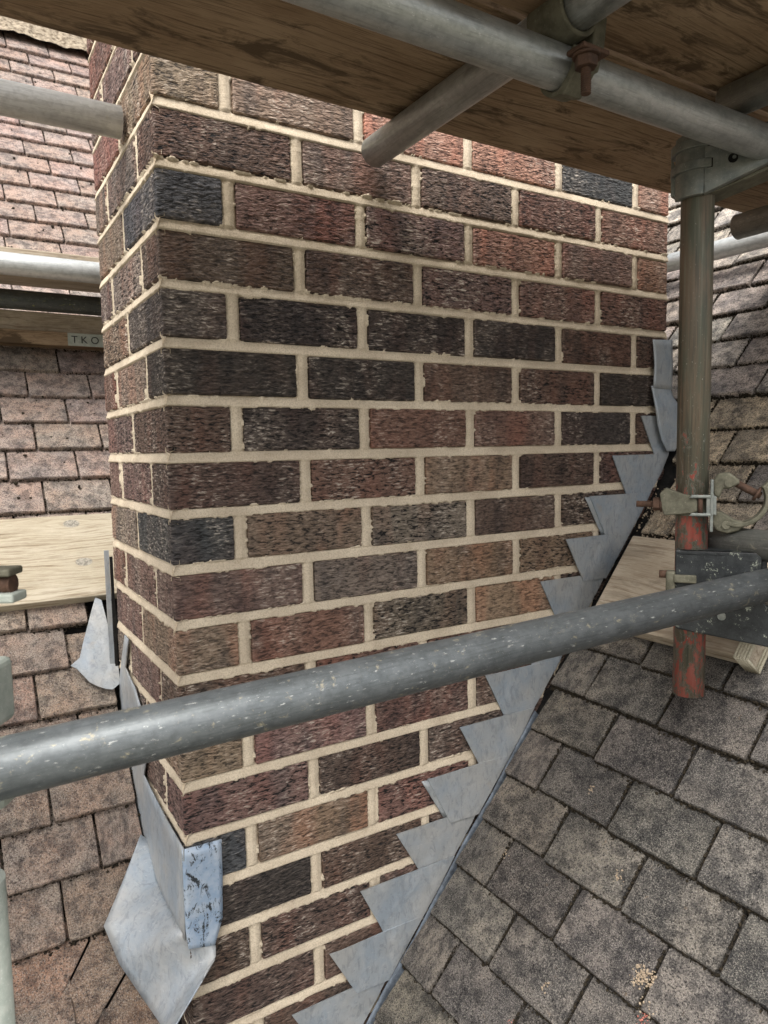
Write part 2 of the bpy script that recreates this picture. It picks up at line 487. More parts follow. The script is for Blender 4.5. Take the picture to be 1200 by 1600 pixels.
class MB:
    def __init__(self):
        self.v = []; self.f = []; self.sm = []
    def add(self, vs_, fs, T=None, smooth=False):
        o = len(self.v)
        for p in vs_:
            p = Vector(p)
            self.v.append(tuple(T @ p) if T is not None else tuple(p))
        for f in fs:
            self.f.append([i + o for i in f]); self.sm.append(smooth)
        return self
    def box(self, lo, hi, T=None):
        x0, y0, z0 = lo; x1, y1, z1 = hi
        return self.add([(x0, y0, z0), (x1, y0, z0), (x1, y1, z0), (x0, y1, z0), (x0, y0, z1), (x1, y0, z1), (x1, y1, z1), (x0, y1, z1)],
                        [(0, 3, 2, 1), (4, 5, 6, 7), (0, 1, 5, 4), (1, 2, 6, 5), (2, 3, 7, 6), (3, 0, 4, 7)], T)
    def prism(self, pts, h0, h1, T=None):
        """polygon in local xy, extruded along z"""
        n = len(pts)
        vs_ = [(x, y, h0) for x, y in pts] + [(x, y, h1) for x, y in pts]
        fs = [tuple(reversed(range(n))), tuple(range(n, 2 * n))] + [(i, (i + 1) % n, n + (i + 1) % n, n + i) for i in range(n)]
        return self.add(vs_, fs, T)
    def cyl(self, r, z0, z1, T=None, n=28, inner=None):
        vs_ = []; fs = []
        for z in (z0, z1):
            for i in range(n):
                a = 2 * math.pi * i / n
                vs_.append((r * math.cos(a), r * math.sin(a), z))
        side = [(i, (i + 1) % n, n + (i + 1) % n, n + i) for i in range(n)]
        if inner is None:
            self.add(vs_, side, T, True)
            o = len(self.v) - 2 * n
            self.f.append([o + i for i in reversed(range(n))]); self.f.append([o + n + i for i in range(n)])
            self.sm += [False, False]
        else:
            for z in (z0, z1):
                for i in range(n):
                    a = 2 * math.pi * i / n
                    vs_.append((inner * math.cos(a), inner * math.sin(a), z))
            self.add(vs_, side + [(2 * n + (i + 1) % n, 2 * n + i, 3 * n + i, 3 * n + (i + 1) % n) for i in range(n)], T, True)
            o = len(self.v) - 4 * n
            for i in range(n):
                j = (i + 1) % n
                self.f.append([o + j, o + i, o + 2 * n + i, o + 2 * n + j]); self.sm.append(False)
                self.f.append([o + n + i, o + n + j, o + 3 * n + j, o + 3 * n + i]); self.sm.append(False)
        return self
    def arc(self, r0, r1, a0, a1, z0, z1, T=None, n=24):
        """curved plate about local z, angles in degrees"""
        vs_ = []; fs = []
        for i in range(n + 1):
            a = math.radians(a0 + (a1 - a0) * i / n)
            c, s = math.cos(a), math.sin(a)
            for r, z in ((r0, z0), (r1, z0), (r1, z1), (r0, z1)):
                vs_.append((r * c, r * s, z))
        for i in range(n):
            b = 4 * i
            for k in range(4):
                fs.append((b + k, b + (k + 1) % 4, b + 4 + (k + 1) % 4, b + 4 + k))
        fs.append((0, 3, 2, 1)); fs.append((4 * n, 4 * n + 1, 4 * n + 2, 4 * n + 3))
        return self.add(vs_, fs, T)
    def hexnut(self, r, z0, z1, T=None):
        return self.prism([(r * math.cos(k * math.pi / 3), r * math.sin(k * math.pi / 3)) for k in range(6)], z0, z1, T)
    def thread(self, r, z0, z1, T=None, pitch=0.0022):
        n = 14; k = max(2, int((z1 - z0) / (pitch / 2)))
        vs_ = []; fs = []
        for j in range(k + 1):
            rr = r if j % 2 else r * 0.84
            for i in range(n):
                a = 2 * math.pi * i / n
                vs_.append((rr * math.cos(a), rr * math.sin(a), z0 + (z1 - z0) * j / k))
        for j in range(k):
            for i in range(n):
                fs.append((j * n + i, j * n + (i + 1) % n, (j + 1) * n + (i + 1) % n, (j + 1) * n + i))
        fs.append(tuple(reversed(range(n)))); fs.append(tuple(k * n + i for i in range(n)))
        return self.add(vs_, fs, T)
    def obj(self, name, mat, parent=None, M4=None):
        me = bpy.data.meshes.new(name)
        me.from_pydata(self.v, [], self.f)
        me.polygons.foreach_set('use_smooth', self.sm)
        bm = bmesh.new(); bm.from_mesh(me)
        bmesh.ops.recalc_face_normals(bm, faces=bm.faces)
        bm.to_mesh(me); bm.free()
        me.update()
        return link(name, me, parent, mat, M4)

# ------------------------------------------------------------------ numpy noise
def _h(ix, iy, iz):
    n = (ix * 374761393 + iy * 668265263 + iz * 2147483647 * 3 + 1274126177) & 0xFFFFFFFF
    n = ((n ^ (n >> 13)) * 1274126177) & 0xFFFFFFFF
    n = n ^ (n >> 16)
    return (n & 0xFFFF) / 65535.0
def vnoise(x, y, z):
    x = np.asarray(x, float); y = np.asarray(y, float); z = np.asarray(z, float)
    xi = np.floor(x).astype(np.int64); yi = np.floor(y).astype(np.int64); zi = np.floor(z).astype(np.int64)
    fx = x - xi; fy = y - yi; fz = z - zi
    fx = fx * fx * (3 - 2 * fx); fy = fy * fy * (3 - 2 * fy); fz = fz * fz * (3 - 2 * fz)
    r = 0
    for a in (0, 1):
        for b in (0, 1):
            for c in (0, 1):
                w = (fx if a else 1 - fx) * (fy if b else 1 - fy) * (fz if c else 1 - fz)
                r = r + w * _h(xi + a, yi + b, zi + c)
    return r
def fbm(x, y, z, o=3):
    r = 0; a = 1; t = 0
    for k in range(o):
        r = r + a * vnoise(x * 2 ** k + 13.7 * k, y * 2 ** k + 5.1 * k, z * 2 ** k + 9.9 * k); t += a; a *= 0.55
    return r / t

# ------------------------------------------------------------------ ground
g = MB().box((-1500, -1500, -7.2), (1500, 1500, -7.0)).obj('ground', M['ground'])
tag(g, kind='structure')

# ================================================================== CHIMNEY
CP = 0.083            # course pitch
BH = 0.0672            # brick height
W, D = 1.115, 0.44    # plan of the stack
JH = 0.0095           # half a perpend joint
chim = empty('chimney_stack', (0, 0, -1.7),
             label='tall rectangular stack of dark rustic bricks with fresh buff mortar, rising between two tiled roofs', cat='chimney')

def wrinkle(p, seed):
    x, y, z = p[:, 0], p[:, 1], p[:, 2]
    wx = fbm(x * 45 + seed, y * 45, z * 45, 2) * 0.8
    a = fbm(x * 55 + wx + seed * 3.1, y * 55 + wx, z * 235 + wx * 2, 3)
    b = vnoise(x * 28 + seed, y * 28, z * 28)
    r = 1 - np.abs(a - 0.5) * 5.0
    return -0.0011 * np.clip(r, 0, 1) - 0.0006 + 0.0012 * (b - 0.5)

def brick_mesh(name, lx, ly, seed, left=False, front=True, right=False):
    """front face is local -Y; left face is local -X"""
    st = 0.0042
    def seg(a, b, fine):
        n = max(2, int(round(abs(b - a) / (st if fine else 0.05))))
        return [a + (b - a) * i / n for i in range(n + 1)]
    path = []   # (x, y, nx, ny)
    for y in seg(ly, 0, left)[:-1]:
        path.append((0, y, -1, 0))
    path.append((0, 0, -0.7, -0.7))
    for x in seg(0, lx, front)[1:-1]:
        path.append((x, 0, 0, -1))
    path.append((lx, 0, 0.7, -0.7))
    for y in seg(0, ly, right)[1:]:
        path.append((lx, y, 1, 0))
    nz = 30
    P = np.array(path); n = len(P)
    zs = np.linspace(0, BH, nz + 1)
    X = np.repeat(P[:, 0][None], nz + 1, 0); Y = np.repeat(P[:, 1][None], nz + 1, 0); Z = np.repeat(zs[:, None], n, 1)
    pts = np.stack([X.ravel(), Y.ravel(), Z.ravel()], 1)
    d = wrinkle(pts, seed)
    ez = np.minimum(pts[:, 2], BH - pts[:, 2])
    rg = fbm(pts[:, 0] * 90 + seed, pts[:, 1] * 90, np.where(pts[:, 2] > BH / 2, 5.0, 9.0), 2)
    d = d - 0.0028 * np.clip(1 - ez / (0.0012 + 0.003 * rg), 0, 1) ** 1.5
    # rounding of the vertical arrises
    ex = np.minimum(np.hypot(pts[:, 0], pts[:, 1]), np.hypot(pts[:, 0] - lx, pts[:, 1]))
    d = d - 0.0016 * np.clip(1 - ex / 0.005, 0, 1) ** 2
    NX = np.tile(P[:, 2], nz + 1); NY = np.tile(P[:, 3], nz + 1)
    pts[:, 0] += NX * d; pts[:, 1] += NY * d
    fs = []
    for j in range(nz):
        for i in range(n - 1):
            a = j * n + i
            fs.append((a, a + 1, a + n + 1, a + n))
    fs.append(tuple(range(n - 1, -1, -1)))
    fs.append(tuple(nz * n + i for i in range(n)))
    fs.append((0, nz * n, nz * n + n - 1, n - 1))
    me = mesh(name, pts, fs)
    me.materials.append(M['brick'])
    return me

LM, LC = 0.206, 0.2105
V_str = [brick_mesh('stretcher_face', LM, 0.10, 3.3 + 7 * i) for i in range(6)]
V_cs = [brick_mesh('corner_stretcher', LC, 0.098, 51 + 9 * i, left=True) for i in range(4)]
V_ch = [brick_mesh('corner_header', 0.098, LC, 91 + 9 * i, left=True) for i in range(4)]
V_rs = [brick_mesh('right_stretcher', LC, 0.098, 151 + 9 * i, right=True) for i in range(3)]
V_rh = [brick_mesh('right_header', 0.098, LC, 191 + 9 * i, right=True) for i in range(3)]

TONE = dict(K=(0.052, 0.041, 0.036), D=(0.108, 0.071, 0.055), P=(0.165, 0.108, 0.092), R=(0.175, 0.098, 0.076),
            O=(0.310, 0.176, 0.132), B=(0.070, 0.070, 0.074), T=(0.240, 0.170, 0.116), G=(0.205, 0.160, 0.128))
ROWS_A = {-2: 'ROPRO', -1: 'DROPR', 0: 'TTOOBO', 1: 'DPPRR', 2: 'BRPOPO', 3: 'DDPRR', 4: 'KKKKDD', 5: 'KKDDK', 6: 'DKRRKD', 7: 'DRTDR',
          8: 'BTGDDR', 9: 'PGTTD', 10: 'TRGTDD', 11: 'DRRRD', 12: 'TPRDDD', 13: 'PDDDD', 14: 'BTRDDD', 15: 'KDDDD', 16: 'DDDDDD', 17: 'DDDDD', 18: 'DDDDDD', 19: 'DDDDD'}
def tint(ch):
    c = TONE[ch]
    k = random.uniform(0.85, 1.18)
    return (c[0] * k * random.uniform(0.95, 1.05), c[1] * k, c[2] * k * random.uniform(0.93, 1.07), 1)
def put_brick(me, x, y, z, rot=0.0, sx=1.0, col='D'):
    T = Matrix.Translation((x, y, z)) @ Matrix.Rotation(rot, 4, 'Z') @ Matrix.Diagonal((sx, 1, 1, 1))
    o = link('brick', me, chim, None, T)
    o.color = tint(col)
    return o
K0, K1 = -6, 19
for k in range(K0, K1 + 1):
    z0 = -CP * k - BH / 2
    row = ROWS_A.get(k, ''.join(random.choice('RODPT') for _ in range(6)))
    jz = lambda: random.uniform(-0.0012, 0.0012)
    odd = k % 2 == 1
    zbot = z0 + BH
    vis = lambda xr: zbot > 1.2 * xr - 1.89 - 0.10       # below the right roof nothing shows
    if odd:
        put_brick(random.choice(V_cs), random.uniform(-.0006, .0006), random.uniform(-.001, .001), z0 + jz(), 0, 1, row[0])
        for i, xj in enumerate((0.22, 0.445, 0.67)):
            if vis(xj): put_brick(random.choice(V_str), xj + JH, random.uniform(-.0012, .0010), z0 + jz(), 0, 1, row[1 + i])
        if vis(0.9): put_brick(random.choice(V_rs), 0.895 + JH, random.uniform(-.001, .001), z0 + jz(), 0, 1, row[4])
        if z0 > -1.45:
            put_brick(random.choice(V_str), random.uniform(-.001, .001), 0.3325 - JH, z0 + jz(), -math.pi / 2, 1, random.choice('PGRTGP'))
            put_brick(random.choice(V_str), random.uniform(-.001, .001), 0.44, z0 + jz(), -math.pi / 2, 0.098 / LM, random.choice('RPGD'))
    else:
        put_brick(random.choice(V_ch), random.uniform(-.0006, .0006), random.uniform(-.001, .001), z0 + jz(), 0, 1, row[0])
        for i, xj in enumerate((0.1075, 0.3325, 0.5575, 0.7825)):
            if vis(xj): put_brick(random.choice(V_str), xj + JH, random.uniform(-.0012, .0010), z0 + jz(), 0, 1, row[1 + i])
        if vis(1.0): put_brick(random.choice(V_rh), 1.0075 + JH, random.uniform(-.001, .001), z0 + jz(), 0, 1, row[5] if len(row) > 5 else 'R')
        if z0 > -1.45:
            put_brick(random.choice(V_str), random.uniform(-.001, .001), 0.44, z0 + jz(), -math.pi / 2, LC / LM, random.choice('RPGGT'))
# the two sides away from the camera, one joined mesh
bk = MB()
for k in range(K0, 14):
    z0 = -CP * k - BH / 2
    off = 0.1125 if k % 2 else 0.0
    x = -off
    while x < W - 0.11:
        a, b = max(x + JH, 0.11), min(x + 0.225 - JH, W - 0.11)
        if b - a > 0.02: bk.box((a, D - 0.06, z0), (b, D, z0 + BH))
        x += 0.225
    for (a, b) in (((0.2305, 0.43),) if k % 2 == 0 else ((0.117, 0.323), (0.342, 0.43))):
        bk.box((W - 0.06, a, z0), (W, b, z0 + BH))
o = bk.obj('brick', M['brick'], chim, Matrix.Identity(4)); o.color = (0.10, 0.065, 0.05, 1); o['kind'] = 'stuff'

# mortar: solid core plus struck joints with ragged smears over the brick edges
core = MB().box((0.0085, 0.0085, -2.3), (W - 0.006, D - 0.004, 0.56)).box((-0.02, -0.02, 0.56), (W + 0.02, D + 0.02, 0.60))
core.obj('mortar_core', M['mortar'], chim, Matrix.Identity(4))

def mortar_face(width, zlo, zhi, joints_odd, joints_even, cull, seed):
    st = 0.0021
    us = np.arange(0, width + st / 2, st); us[-1] = width
    zs = np.arange(zlo, zhi, st)
    U, Z = np.meshgrid(us, zs)
    kk = np.round(-Z / CP); dz = Z + kk * CP                # offset from course centre
    inz = BH / 2 - np.abs(dz)
    du = np.full_like(U, 9.0)
    oddm = (np.mod(kk, 2) == 1)
    for js, mk in ((joints_odd, oddm), (joints_even, ~oddm)):
        dj = np.full_like(U, 9.0)
        for j in js: dj = np.minimum(dj, np.abs(U - j) - JH)
        du = np.where(mk, dj, du)
    s = np.minimum(inz, du)
    n1 = fbm(U * 120 + seed, Z * 200, 0 * U + 3.3, 3)
    n2 = fbm(U * 38 + seed, Z * 60, 0 * U + 7.7, 2)
    n3 = fbm(U * 480 + seed, Z * 480, 0 * U + 1.2, 2)
    smear = 0.0002 + 0.0125 * np.clip(n1 - 0.38, 0, 1) * np.clip(n2 * 3.0 - 0.95, 0.12, 1.5)
    # struck profile of the bed joint: deep at the top under the upper brick, proud at the bottom
    gap = CP - BH
    tbed = np.clip((dz + 0) * 0, 0, 1)
    above = np.where(dz > 0, (dz - BH / 2) / gap, 1 + (dz + BH / 2) / gap)   # 0 at top arris of lower brick, 1 at bottom arris of upper brick
    prof = -0.0046 * np.clip(above, 0, 1) ** 1.3
    prof = np.where(inz < 0, prof, -0.0022 - 0.0010 * np.cos(np.clip(du / JH, -1, 0) * math.pi))
    h = np.where(s < 0, prof + 0.0022 * (n2 - 0.5) + 0.0010 * (n3 - 0.5) - 0.0004, 0)
    lap = 0.0003 + 0.0012 * (n3 - 0.4)
    t = np.clip((smear - s) / 0.0014, 0, 1)
    h = np.where(s >= 0, -0.011 + t * (0.011 + lap - 0.0006), h)
    h = np.where((s >= 0) & (inz < 0.012) & (dz > 0) , h, h)
    keep = (s < 0.0085)
    ok = keep[:-1, :-1] & keep[1:, :-1] & keep[:-1, 1:] & keep[1:, 1:] & ~cull(U, Z)[:-1, :-1]
    return U, Z, h, ok

def grid_mesh(name, P3, ok):
    r, c = ok.shape
    idx = np.arange(P3.shape[0] * P3.shape[1]).reshape(P3.shape[:2])
    q = np.stack([idx[:-1, :-1][ok], idx[:-1, 1:][ok], idx[1:, 1:][ok], idx[1:, :-1][ok]], 1)
    used, inv = np.unique(q.ravel(), return_inverse=True)
    vv = P3.reshape(-1, 3)[used].astype(np.float32)
    me = bpy.data.meshes.new(name)
    me.vertices.add(len(vv)); me.vertices.foreach_set('co', vv.ravel())
    nq = len(q)
    me.loops.add(nq * 4); me.loops.foreach_set('vertex_index', inv.astype(np.int32).ravel())
    me.polygons.add(nq)
    me.polygons.foreach_set('loop_start', np.arange(0, nq * 4, 4, dtype=np.int32))
    me.polygons.foreach_set('loop_total', np.full(nq, 4, dtype=np.int32))
    me.polygons.foreach_set('use_smooth', np.ones(nq, dtype=bool))
    me.update(calc_edges=True)
    return me

U, Z, h, ok = mortar_face(W, -1.66, 0.48, (0.22, 0.445, 0.67, 0.895), (0.1075, 0.3325, 0.5575, 0.7825, 1.0075),
                          lambda U, Z: (Z < 1.2 * U - 1.89 - 0.04), 11.0)
me = grid_mesh('mortar_front', np.stack([U, -h - 0.0, Z], 2), ok)
link('mortar_joint', me, chim, M['mortar'], Matrix.Identity(4))
U, Z, h, ok = mortar_face(D, -1.45, 0.48, (0.1075, 0.3325), (0.22,), lambda U, Z: (Z < 1.2 * U - 1.9), 77.0)
me = grid_mesh('mortar_side', np.stack([-h, U, Z], 2)[:, ::-1], ok[:, ::-1])
link('mortar_joint', me, chim, M['mortar'], Matrix.Identity(4))

# ================================================================== ROOFS
S = math.hypot(1, 1.2)
UP_L = Vector((0, 1, 1.2)) / S; N_L = Vector((0, -1.2, 1)) / S; AC_L = Vector((1, 0, 0))
UP_R = Vector((1, 0, 1.2)) / S; N_R = Vector((-1.2, 0, 1)) / S; AC_R = Vector((0, -1, 0))
TILT = 0.125

def tile_mesh(seed, t=0.0135, L=0.175):
    """unit width tile: x 0..1 is scaled by the object; tail at y=0, top at z=0"""
    r = random.Random(seed)
    def wob(a): return r.uniform(-a, a)
    nt = 9
    outer = []
    c = 0.018
    outer.append((c * .3, 0.0045 + r.uniform(0, .003)))
    for i in range(nt + 1):
        f = i / nt
        outer.append((c + (1 - 2 * c) * f, wob(0.0009)))
    outer.append((1 - c * .3, 0.0045 + r.uniform(0, .003)))
    for i in range(1, 4): outer.append((1 + wob(0.005), L * i / 3))
    for i in range(3, 0, -1): outer.append((wob(0.005), L * i / 3))
    n = len(outer)
    cx, cy = 0.5, L / 2
    TW = 0.155
    vs_ = []
    for (x, y) in outer:                       # top ring, eased inwards
        dx = 0.012 * (1 if x < cx else -1); dy = 0.0016 if y < 0.01 else 0
        vs_.append((x + dx * (abs(x - cx) > 0.45), y + dy, 0.0009 * math.sin(math.pi * min(max(x, 0), 1)) + wob(0.0003)))
    for (x, y) in outer: vs_.append((x, y, -0.0022 + wob(0.0004)))
    for (x, y) in outer: vs_.append((x, y + 0.0008, -t))
    vs_ = [(x * TW, y, z) for x, y, z in vs_]
    fs = [tuple(range(n))]
    for k in (0, n):
        for i in range(n):
            j = (i + 1) % n
            fs.append((k + i, k + n + i, k + n + j, k + j))
    return mesh('tile_blank', vs_, fs)
TL = [tile_mesh(s) for s in range(8)]
for me in TL: me.materials.append(M['tile_l'])
TR = [tile_mesh(s + 50) for s in range(8)]
for me in TR: me.materials.append(M['tile_r'])

roofL = empty('tiled_roof', (-0.3, 0.2, -1.26), label='pinkish brown plain tiled roof slope at the left, rising behind the chimney to a mortared ridge', cat='roof', group='tiled roof slopes round the chimney')
roofR = empty('tiled_roof', (0.7, -0.3, -1.05), label='dark grey granular tiled roof slope at the right, below the cut lead flashing', cat='roof', group='tiled roof slopes round the chimney')
tails = {'L': [], 'R': []}

def put_tile(side, s, a, b, col, lift=0.0, yaw=0.0, noreg=False):
    """s: slope coordinate of the tail; a..b: across coordinate in world x (L) or world y (R)"""
    if side == 'L':
        base = Vector((a, s / S, 1.2 * s / S - 1.5)); up, nn, ac, par = UP_L, N_L, AC_L, roofL
        me = random.choice(TL)
    else:
        base = Vector((s / S, b, 1.2 * s / S - 1.89)); up, nn, ac, par = UP_R, N_R, AC_R, roofR
        me = random.choice(TR)
    w = b - a
    up2 = (up * math.cos(TILT) - nn * math.sin(TILT)).normalized()
    if yaw:
        up2, ac = (up2 * math.cos(yaw) - ac * math.sin(yaw)).normalized(), (ac * math.cos(yaw) + up2 * math.sin(yaw)).normalized()
    n2 = ac.cross(up2).normalized()
    T = frame(base + nn * lift, ac, up2, n2) @ Matrix.Diagonal((w / 0.155, 1, 1, 1))
    o = link('roof_tile', me, par, None, T)
    o.color = (*col, 1)
    if not noreg: tails[side].append((base.copy(), ac.copy(), w, up.copy(), nn.copy()))
    return o

def jit(c, k=0.12):
    f = random.uniform(1 - k, 1 + k)
    return tuple(x * f * random.uniform(0.97, 1.03) for x in c)

# ---- left roof
def sL(k):
    if k <= 6: return 0.243 + 0.0949 * k
    if k <= 10: return 0.813 + (1.195 - 0.813) / 4 * (k - 6)
    if k <= 14: return 1.195 + 0.0873 * (k - 10)
    if k <= 20: return 1.544 + (2.098 - 1.544) / 6 * (k - 14)
    return 2.098 + 0.0896 * (k - 20)
WL = 0.148
for k in range(-4, 34):
    s = sL(k); y = s / S
    ph = 0.97 if k % 2 == 0 else 0.42
    if k >= 20: ph = (0.53 if k % 2 == 0 else 0.06) + 0.03 * (k - 20) / 4
    lo = -0.82 if y < 0.6 else -0.52
    if y > 1.5: lo = -0.40
    if y < 0.455: hi = -0.012
    elif y < 0.5: hi = -0.066
    elif y < 0.545: hi = -0.040
    elif y < 0.62: hi = -0.024
    else: hi = min(y - 0.33, 0.95)
    if k < 0: hi = -0.24 if k == -1 else (-0.14 if k == -2 else -0.1)
    i0 = math.floor(lo / WL)
    x = i0 * WL + ph * WL
    while x < hi - 0.02:
        a, b = x + 0.0018, min(x + WL - 0.0018, hi)
        if b - a > 0.018:
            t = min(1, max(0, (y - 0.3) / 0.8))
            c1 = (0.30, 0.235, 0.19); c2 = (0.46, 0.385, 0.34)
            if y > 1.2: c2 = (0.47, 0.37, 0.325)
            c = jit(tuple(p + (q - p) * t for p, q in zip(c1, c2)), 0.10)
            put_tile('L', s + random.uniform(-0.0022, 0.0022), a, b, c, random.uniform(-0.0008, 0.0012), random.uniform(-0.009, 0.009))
        x += WL
# swept tiles with slanting joints below the lowest full course
def slab(pts, z0, z1, mat, name, parent, c=-1.5):
    mb = MB()
    T = frame((0, 0, c), AC_L, UP_L, N_L)
    mb.prism([(x, y * S) for x, y in pts], z0, z1, T)
    ob = mb.obj(name, mat, parent, Matrix.Identity(4))
    bevel(ob, 0.0016, 2)
    return ob
for pts, c in (([(-0.245, 0.175), (-0.116, 0.175), (-0.1225, 0.150), (-0.188, 0.095), (-0.21, 0.045), (-0.29, 0.04)], (0.33, 0.225, 0.165)),
               ([(-0.112, 0.175), (-0.02, 0.175), (-0.055, 0.122), (-0.137, 0.070), (-0.16, 0.03), (-0.205, 0.045), (-0.184, 0.0955), (-0.1185, 0.1495)], (0.26, 0.19, 0.14)),
               ([(-0.0515, 0.1215), (-0.013, 0.150), (-0.013, -0.03), (-0.155, 0.02), (-0.133, 0.068)], (0.25, 0.18, 0.13))):
    ob = slab(pts, -0.026, -0.0135, M['tile_l'], 'roof_tile', roofL); ob.color = (*c, 1)

# ---- right roof
WR = 0.163
for k in range(-8, 18):
    s = 1.146 + 0.0957 * k if k < 5 else 1.624 + 0.0943 * (k - 5)
    x0 = s / S
    ph = -0.275 if k % 2 == 0 else -0.190
    if k >= 5: ph += -0.028
    top_y = -0.0235 + random.uniform(-0.003, 0.002) if x0 < 1.125 else min(x0 - 0.36, 0.85)
    if 2 <= k <= 5: top_y = -0.044
    y = ph + WR * 12
    while y > -1.1:
        b = min(y - 0.0022, top_y); a = y - WR + 0.0036
        if b - a > 0.02:
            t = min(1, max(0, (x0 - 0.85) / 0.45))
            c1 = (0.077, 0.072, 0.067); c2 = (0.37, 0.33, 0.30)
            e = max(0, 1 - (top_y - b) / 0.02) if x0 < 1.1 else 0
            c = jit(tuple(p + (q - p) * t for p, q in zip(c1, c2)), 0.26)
            if e > 0.5: c = tuple(u + v for u, v in zip(c, (0.045, 0.038, 0.028)))
            if 4 <= k <= 7 and b > -0.16: c = (0.42, 0.35, 0.26)
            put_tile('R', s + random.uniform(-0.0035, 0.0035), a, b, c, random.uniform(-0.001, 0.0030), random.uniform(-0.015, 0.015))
        y -= WR

# felt and battens below the tiles
u = MB()
u.add([(-1.5, -1.2, 0), (0.0, -1.2, 0), (0.0, 0.44, 0), (0.10, 0.44, 0), (1.9, 2.3, 0), (-1.5, 2.3, 0)], [(0, 1, 2, 3, 4, 5)])
for i, v in enumerate(u.v): u.v[i] = (v[0], v[1], 1.2 * v[1] - 1.5 - 0.045)
u.obj('roofing_felt', M['felt'], roofL, Matrix.Identity(4))
u = MB()
u.add([(0.0, -1.5, 0), (2.3, -1.5, 0), (2.3, 1.9, 0), (0.80, 0.44, 0), (0.33, 0.0, 0), (0.0, -0.35, 0)], [(0, 1, 2, 3, 4, 5)])
for i, v in enumerate(u.v): u.v[i] = (v[0], v[1], 1.2 * v[0] - 1.89 - 0.045)
u.obj('roofing_felt', M['felt'], roofR, Matrix.Identity(4))

# moss and grit, with dark lumps standing in for the shade under the tails
ICO = None
def ico():
    bm = bmesh.new(); bmesh.ops.create_icosphere(bm, subdivisions=1, radius=1)
    v = np.array([p.co[:] for p in bm.verts]); f = [tuple(q.index for q in p.verts) for p in bm.faces]
    bm.free(); return v, np.array(f)
IV, IF = ico()
def lumps(name, pts, sizes, mat, parent):
    n = len(pts)
    if n == 0: return
    j = 1 + (RNG.random((n, len(IV), 1)) - 0.5) * 0.7
    ax = 0.6 + RNG.random((n, 1, 3)) * 0.9
    V = IV[None] * j * ax * np.array(sizes)[:, None, None] + np.array(pts)[:, None, :]
    F = (IF[None] + (np.arange(n) * len(IV))[:, None, None]).reshape(-1, 3)
    V = V.reshape(-1, 3).astype(np.float32)
    me = bpy.data.meshes.new(name)
    me.vertices.add(len(V)); me.vertices.foreach_set('co', V.ravel())
    me.loops.add(F.size); me.loops.foreach_set('vertex_index', F.astype(np.int32).ravel())
    me.polygons.add(len(F)); me.polygons.foreach_set('loop_start', np.arange(0, F.size, 3, dtype=np.int32))
    me.polygons.foreach_set('loop_total', np.full(len(F), 3, dtype=np.int32))
    me.update(calc_edges=True)
    ob = link(name, me, parent, mat, Matrix.Identity(4)); ob['kind'] = 'stuff'
    return ob
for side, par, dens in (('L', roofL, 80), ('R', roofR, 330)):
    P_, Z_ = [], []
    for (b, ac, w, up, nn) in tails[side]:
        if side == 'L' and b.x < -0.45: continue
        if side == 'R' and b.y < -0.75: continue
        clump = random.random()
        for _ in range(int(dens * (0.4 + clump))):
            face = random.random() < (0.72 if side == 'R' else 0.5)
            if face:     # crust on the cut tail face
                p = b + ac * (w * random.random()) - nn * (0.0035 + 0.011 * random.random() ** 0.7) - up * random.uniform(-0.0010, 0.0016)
            else:  # dark lumps spread downslope to widen the painted tail shadow
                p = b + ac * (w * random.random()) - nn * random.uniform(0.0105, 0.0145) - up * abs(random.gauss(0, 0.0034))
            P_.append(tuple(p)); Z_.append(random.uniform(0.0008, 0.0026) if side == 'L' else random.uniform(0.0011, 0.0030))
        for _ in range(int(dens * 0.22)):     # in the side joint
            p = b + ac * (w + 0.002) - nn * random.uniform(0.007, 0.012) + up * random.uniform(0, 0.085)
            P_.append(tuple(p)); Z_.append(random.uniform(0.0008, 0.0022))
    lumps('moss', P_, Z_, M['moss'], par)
P_, Z_ = [], []
def on_r(x, y, o=0.0): return Vector((x, y, 1.2 * x - 1.89)) + N_R * o
for (x, y, n, sp, sz) in ((0.512, -0.428, 120, 0.008, 0.0017), (0.495, -0.452, 50, 0.006, 0.0014), (0.575, -0.33, 20, 0.005, 0.0015), (1.02, -0.07, 260, 0.030, 0.0018), (0.965, -0.10, 200, 0.028, 0.0018),
                          (0.64, -0.215, 10, 0.004, 0.0016), (0.53, -0.115, 9, 0.004, 0.0016), (0.45, -0.30, 8, 0.003, 0.0018)):
    for _ in range(n):
        p = on_r(x + random.gauss(0, sp * 0.6), min(y + random.gauss(0, sp), -0.03), -0.006 + random.uniform(0, 0.006))
        P_.append(tuple(p)); Z_.append(random.uniform(0.4, 1.2) * sz)
lumps('mortar_crumbs', P_, Z_, M['crumb'], roofR)
P_, Z_ = [], []
for (x, y, n) in ((0.4846, -0.4507, 26), (0.404, -0.27, 6)):
    for _ in range(n):
        p = on_r(x + random.gauss(0, 0.0035), y + random.gauss(0, 0.0035), -0.0052)
        P_.append(tuple(p)); Z_.append(random.uniform(0.0006, 0.0013))
lumps('red_flecks', P_, Z_, M['redfleck'], roofR)
P_, Z_ = [], []
for _ in range(500):
    x = random.uniform(-0.4, 0.35); y = random.uniform(0.6, 2.0)
    p = Vector((x, y, 1.2 * y - 1.5)) + N_L * -0.004
    P_.append(tuple(p)); Z_.append(random.choice((0.0012, 0.0016, 0.0035)))
lumps('moss', P_, Z_, M['moss'], roofL)
